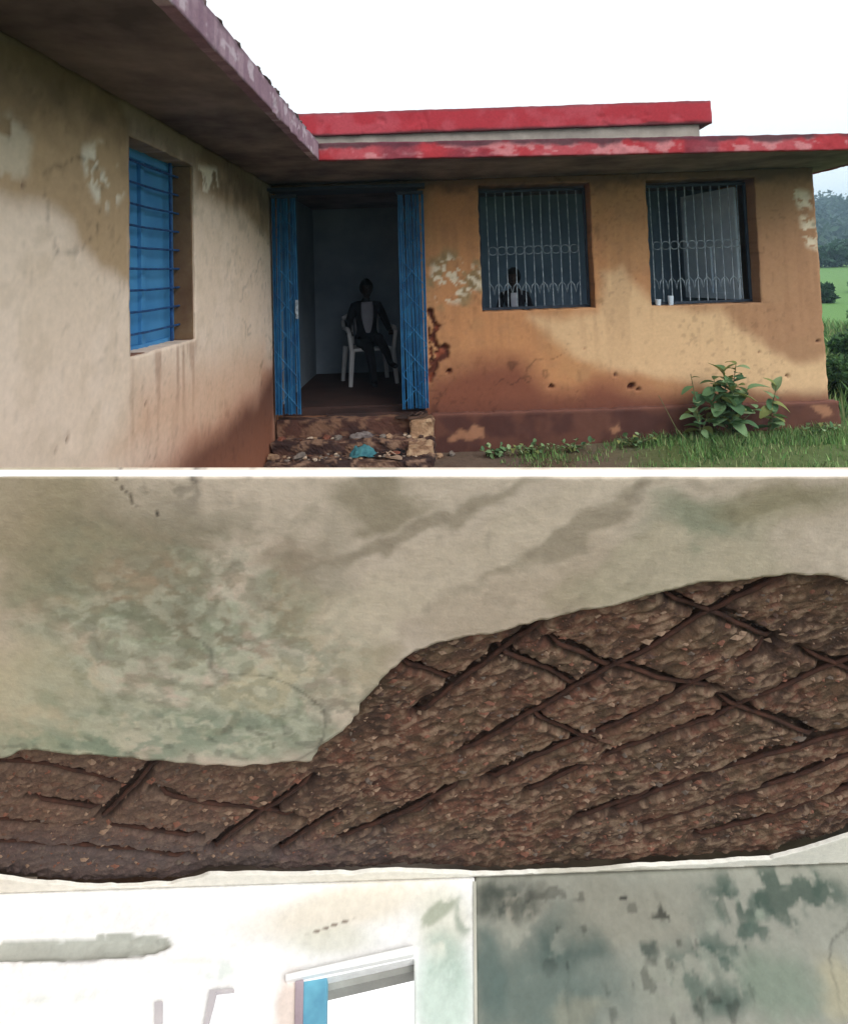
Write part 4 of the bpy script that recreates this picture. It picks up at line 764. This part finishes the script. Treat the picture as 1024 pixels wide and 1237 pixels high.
M_stem = pm('green_stem', S(104, 112, 72), S(90, 78, 58), .8, bst=0)
def sapling(name, label, base, stems, seed, group=None, cat='plant'):
    random.seed(seed); t = thing(name, label, cat, base, 0, group)
    for (dx, dy, h, nl, size) in stems:
        pts = [(dx * q ** 1.5, dy * q ** 1.5, h * q) for q in np.linspace(0, 1, 6)]; MB().tube(pts, [.008 - .005 * q for q in np.linspace(0, 1, 6)], 6).obj('stem', M_stem).parent = t
        for k in range(nl):
            q = .25 + .75 * (k + .5) / nl; a = k * 2.4 + random.uniform(-.4, .4); el = random.uniform(-.4, 1.0) + .4 * (q > .85); o = link(bpy.data.objects.new('leaf', random.choice(LEAF))); o.parent = t
            o.location = (dx * q ** 1.5, dy * q ** 1.5, h * q); o.rotation_euler = (random.uniform(-.5, .5), -el, a); o.scale = (size * random.uniform(.45, 1.15),) * 3
zb = lambda x, y: float(ground_h(np.array([x]), np.array([y]))[0])
for nm, lb, (px, py), Yb, stems, sd_ in (('leafy_sapling', 'tall leafy green sapling growing against the mud splashed front wall', (882, 528), 5.92, [(-.03, 0, .62, 20, .16), (.08, -.02, .68, 20, .15), (-.12, .0, .55, 16, .15), (.02, -.08, .5, 18, .16), (.16, -.05, .46, 14, .15), (.0, -.12, .34, 14, .16), (-.2, -.06, .36, 12, .15), (.22, -.08, .3, 12, .14)], 1),
                                  ('leafy_sapling', 'thin sapling with one high leaf tuft left of the tall sapling', (846, 520), 5.95, [(-.06, 0, .60, 6, .11), (-.05, -.04, .34, 9, .16), (.03, -.06, .22, 7, .15)], 2),
                                  ('leafy_sapling', 'leaning narrow sapling between the tall sapling and the wall corner', (928, 522), 5.93, [(.10, 0, .46, 10, .13), (.05, -.05, .26, 8, .13)], 3)):
    p = atY(px, py, Yb); sapling(nm, lb, (p[0], Yb, zb(p[0], Yb) - .01), stems, sd_)
for k, (x, lb) in enumerate(((600, 'low weed at the left edge of the grass below the first barred window'), (640, 'small weed by the plinth under the first barred window'), (690, 'broad low weed at the plinth between the two barred windows'), (765, 'weed tuft at the plinth below the second barred window'), (985, 'weed at the outer corner of the plinth'))):
    p = atY(x, 540, 5.95); sapling('weed', lb, (p[0], 5.93, zb(p[0], 5.93)), [(.05, -.02, .12, 8, .055), (-.09, -.03, .10, 8, .055), (.0, -.10, .08, 8, .06), (.13, -.08, .09, 8, .055), (-.16, -.06, .08, 8, .05), (.2, -.03, .1, 8, .05)], 20 + k, 'weeds along the plinth')
p0 = atY(800, 480, 6.02); p1 = atY(832, 522, 5.9); tag(MB().tube([(p1[0], p1[1], zb(p1[0], p1[1]) - .01), ((p0[0] + p1[0]) / 2, 5.97, .18), (p0[0], 6.12, p0[2])], [.006, .005, .003], 6).obj('dry_twig', M_stem), 'thin dry twig leaning on the plinth beside the saplings', 'twig')
def blades(name, n, fn, hmin, hmax, cols, seed, wid=.006):
    r = np.random.default_rng(seed); x, y, dens = fn(r, n); n = len(x); z = ground_h(x, y); h = r.uniform(hmin, hmax, n) * dens; a = r.uniform(0, 6.28, n); ln = r.uniform(.1, .7, n) * h; b = a + r.uniform(-1, 1, n); w_ = wid * r.uniform(.6, 1.5, n)
    P = np.stack([np.stack([x - w_ * np.cos(a), y - w_ * np.sin(a), z - .01], 1), np.stack([x + w_ * np.cos(a), y + w_ * np.sin(a), z - .01], 1), np.stack([x + .5 * ln * np.cos(b) + w_ * .7 * np.cos(a), y + .5 * ln * np.sin(b) + w_ * .7 * np.sin(a), z + h * .65], 1), np.stack([x + ln * np.cos(b), y + ln * np.sin(b), z + h], 1)], 1)
    q = np.arange(4 * n).reshape(n, 4); C_ = np.array(cols); c_ = C_[r.integers(0, len(C_), n)] * r.uniform(.75, 1.2, (n, 1)); c_ = np.repeat(c_, 4, 0)
    me = np_mesh(name, P.reshape(-1, 3), q, vcol('grass_blade', .6, 5, .95, 1.05, bst=0, trans=.3), c_, False); o = link(bpy.data.objects.new(name, me)); o['kind'] = 'stuff'; return o
def area1(r, n):
    x = r.uniform(.0, 6.5, n); y = r.uniform(4.6, 6.2, n); g = fbm(x, y, 2.4, 3, 77); left = sm(.6, 2.2, x + 1.6 * (g - .5)); k = (r.random(n) < left * (.12 + .88 * sm(.40, .58, g))) & ((y < 6.1) | (x > 3.75)); return x[k], y[k], (.45 + .8 * left * g)[k]
GC = [S(120, 158, 92), S(102, 142, 82), S(142, 172, 108), S(90, 124, 74), S(150, 158, 112)]
o = blades('grass', 42000, area1, .035, .10, GC, 5); o['label'] = 'short green grass along the foot of the front wall'
def area2(r, n):
    x = r.uniform(3.8, 9, n); y = r.uniform(6.2, 16, n); return x, y, np.ones(n)
o = blades('tall_grass', 14000, area2, .08, .32, GC, 6, .012); o['label'] = 'longer green grass beside the house corner'
def foliage(mb, centre, rad, n, leaf, cols, rr, hollow=.45):
    cols = np.array(cols); out_v = []; 
    nb = 9; bl = [(np.array(centre) + np.array(rad) * rr.uniform(-.6, .6, 3), rr.uniform(.4, .7)) for _ in range(nb)]
    for i in range(n):
        c_, s_ = bl[rr.integers(nb)]; d = rr.normal(size=3); d /= np.linalg.norm(d); p = c_ + d * np.array(rad) * s_ * rr.uniform(hollow, 1.0) ** .6
        a = rr.normal(size=3); a /= np.linalg.norm(a); a = a + d * .4; b = np.cross(a, rr.normal(size=3)); b /= np.linalg.norm(b) + 1e-9; L = leaf * rr.uniform(.6, 1.3); t = cols[rr.integers(len(cols))] * rr.uniform(.75, 1.2)
        mb.add([p - a * L * .5, p + b * L * .28, p + a * L * .5, p - b * L * .28], [(0, 1, 2, 3)], tuple(t))
M_fol = vcol('bush_leaf', .6, 3, .95, 1.05, bst=0, trans=.3)
BC = [S(74, 108, 64), S(60, 92, 54), S(92, 128, 76), S(52, 80, 50)]
def bush(name, label, base, r, n, leaf, cols, seed, cat='bush', group=None, trunk=True):
    rr = np.random.default_rng(seed); t = thing(name, label, cat, base, 0, group); m = MB(); foliage(m, (base[0], base[1], base[2] + r[2] * .95), r, n, leaf, cols, rr); m.obj('crown', M_fol, t, fix=False)
    if trunk:
        k = MB()
        for _ in range(5): e = rr.uniform(-.5, .5, 2); k.tube([base, (base[0] + e[0] * r[0] * .5, base[1] + e[1] * r[1] * .5, base[2] + r[2] * .7), (base[0] + e[0] * r[0], base[1] + e[1] * r[1], base[2] + r[2] * 1.4)], [.05 * r[2], .035 * r[2], .012 * r[2]], 6)
        k.obj('trunk', pm('bush_wood', S(90, 74, 58)), t)
def gb(px, Y): p = atY(px, 400, Y); return (p[0], Y, zb(p[0], Y) - .02)
bush('garden_bush', 'dense leafy bush beside the house corner', gb(1052, 9.0), (.36, .6, .36), 5200, .10, BC, 1)
bush('garden_bush', 'pale green tall bush behind the corner bush', gb(1080, 12.5), (.62, .8, .5), 5200, .12, [S(104, 140, 84), S(88, 124, 74), S(118, 152, 96)], 2)
bush('garden_bush', 'low leafy bush hugging the plinth corner', gb(1022, 7.2), (.26, .45, .28), 1800, .07, BC, 3)
bush('field_bush', 'dark bush alone on the slope past the corner bushes', gb(996, 24), (.4, .5, .36), 2200, .2, [S(58, 84, 60), S(48, 72, 52)], 4)
bush('field_bush', 'wide dark hedge bush across the upper field', gb(1012, 58), (2.3, 1.5, 1.0), 2500, .42, [S(54, 84, 62), S(46, 72, 56)], 5)
bush('field_bush', 'second dark bush further along the upper field hedge', gb(1060, 62), (3.0, 1.5, 1.2), 2500, .42, [S(54, 84, 62), S(46, 72, 56)], 6)
bush('field_bush', 'round light green bush in mid field', gb(1058, 30), (.8, .9, .5), 2500, .24, [S(96, 130, 84), S(80, 112, 72)], 7)
# far wooded hill
xs = np.linspace(-260, 420, 90); ys = np.linspace(105, 420, 45); X, Y = np.meshgrid(xs, ys)
def hill_h(x, y): return 1.5 + 17.5 * sm(105, 210, y) * (.8 + .4 * fbm(x, y, .02, 3, 88)) + 3.5 * (fbm(x, y, .06, 3, 89) - .5)
Z = hill_h(X, Y); idx = np.arange(X.size).reshape(X.shape); q = np.stack([idx[:-1, :-1], idx[:-1, 1:], idx[1:, 1:], idx[1:, :-1]], -1).reshape(-1, 4)
o = link(bpy.data.objects.new('hill', np_mesh('hill', np.stack([X.ravel(), Y.ravel(), Z.ravel()], 1), q, pm('wooded_ground', S(52, 72, 50), S(44, 60, 44), scale=.1, bst=0)))); o['kind'] = 'structure'; o['label'] = 'far wooded hill beyond the green field'
rr = np.random.default_rng(3); m = MB()
for k in range(260):
    y = rr.uniform(112, 225); x = y * rr.uniform(.50, .86); r = rr.uniform(1.6, 3.0); foliage(m, (x, y, float(hill_h(x, y)) + r * .8), (r, r, r * 1.1), 55, 1.4, [S(44, 66, 48), S(54, 78, 54), S(38, 58, 44)], rr)
o = m.obj('forest', M_fol, fix=False); o['kind'] = 'stuff'; o['label'] = 'dark bluish forest covering the far hill'
# ================================================================== AIR
hz = MB().box(-520, 520, -420, 720, -9, 60).obj('haze', None); hz['kind'] = 'stuff'; hz['label'] = 'thin pale monsoon haze'
mh = bpy.data.materials.new('haze_air'); mh.use_nodes = True; t_ = mh.node_tree; t_.nodes.remove(t_.nodes['Principled BSDF']); pv = t_.nodes.new('ShaderNodeVolumePrincipled'); pv.inputs['Color'].default_value = (.55, .8, 1, 1); pv.inputs['Density'].default_value = .0018; pv.inputs['Anisotropy'].default_value = .2
t_.links.new(pv.outputs[0], t_.nodes['Material Output'].inputs['Volume']); hz.data.materials.append(mh)
scene.cycles.volume_bounces = 0
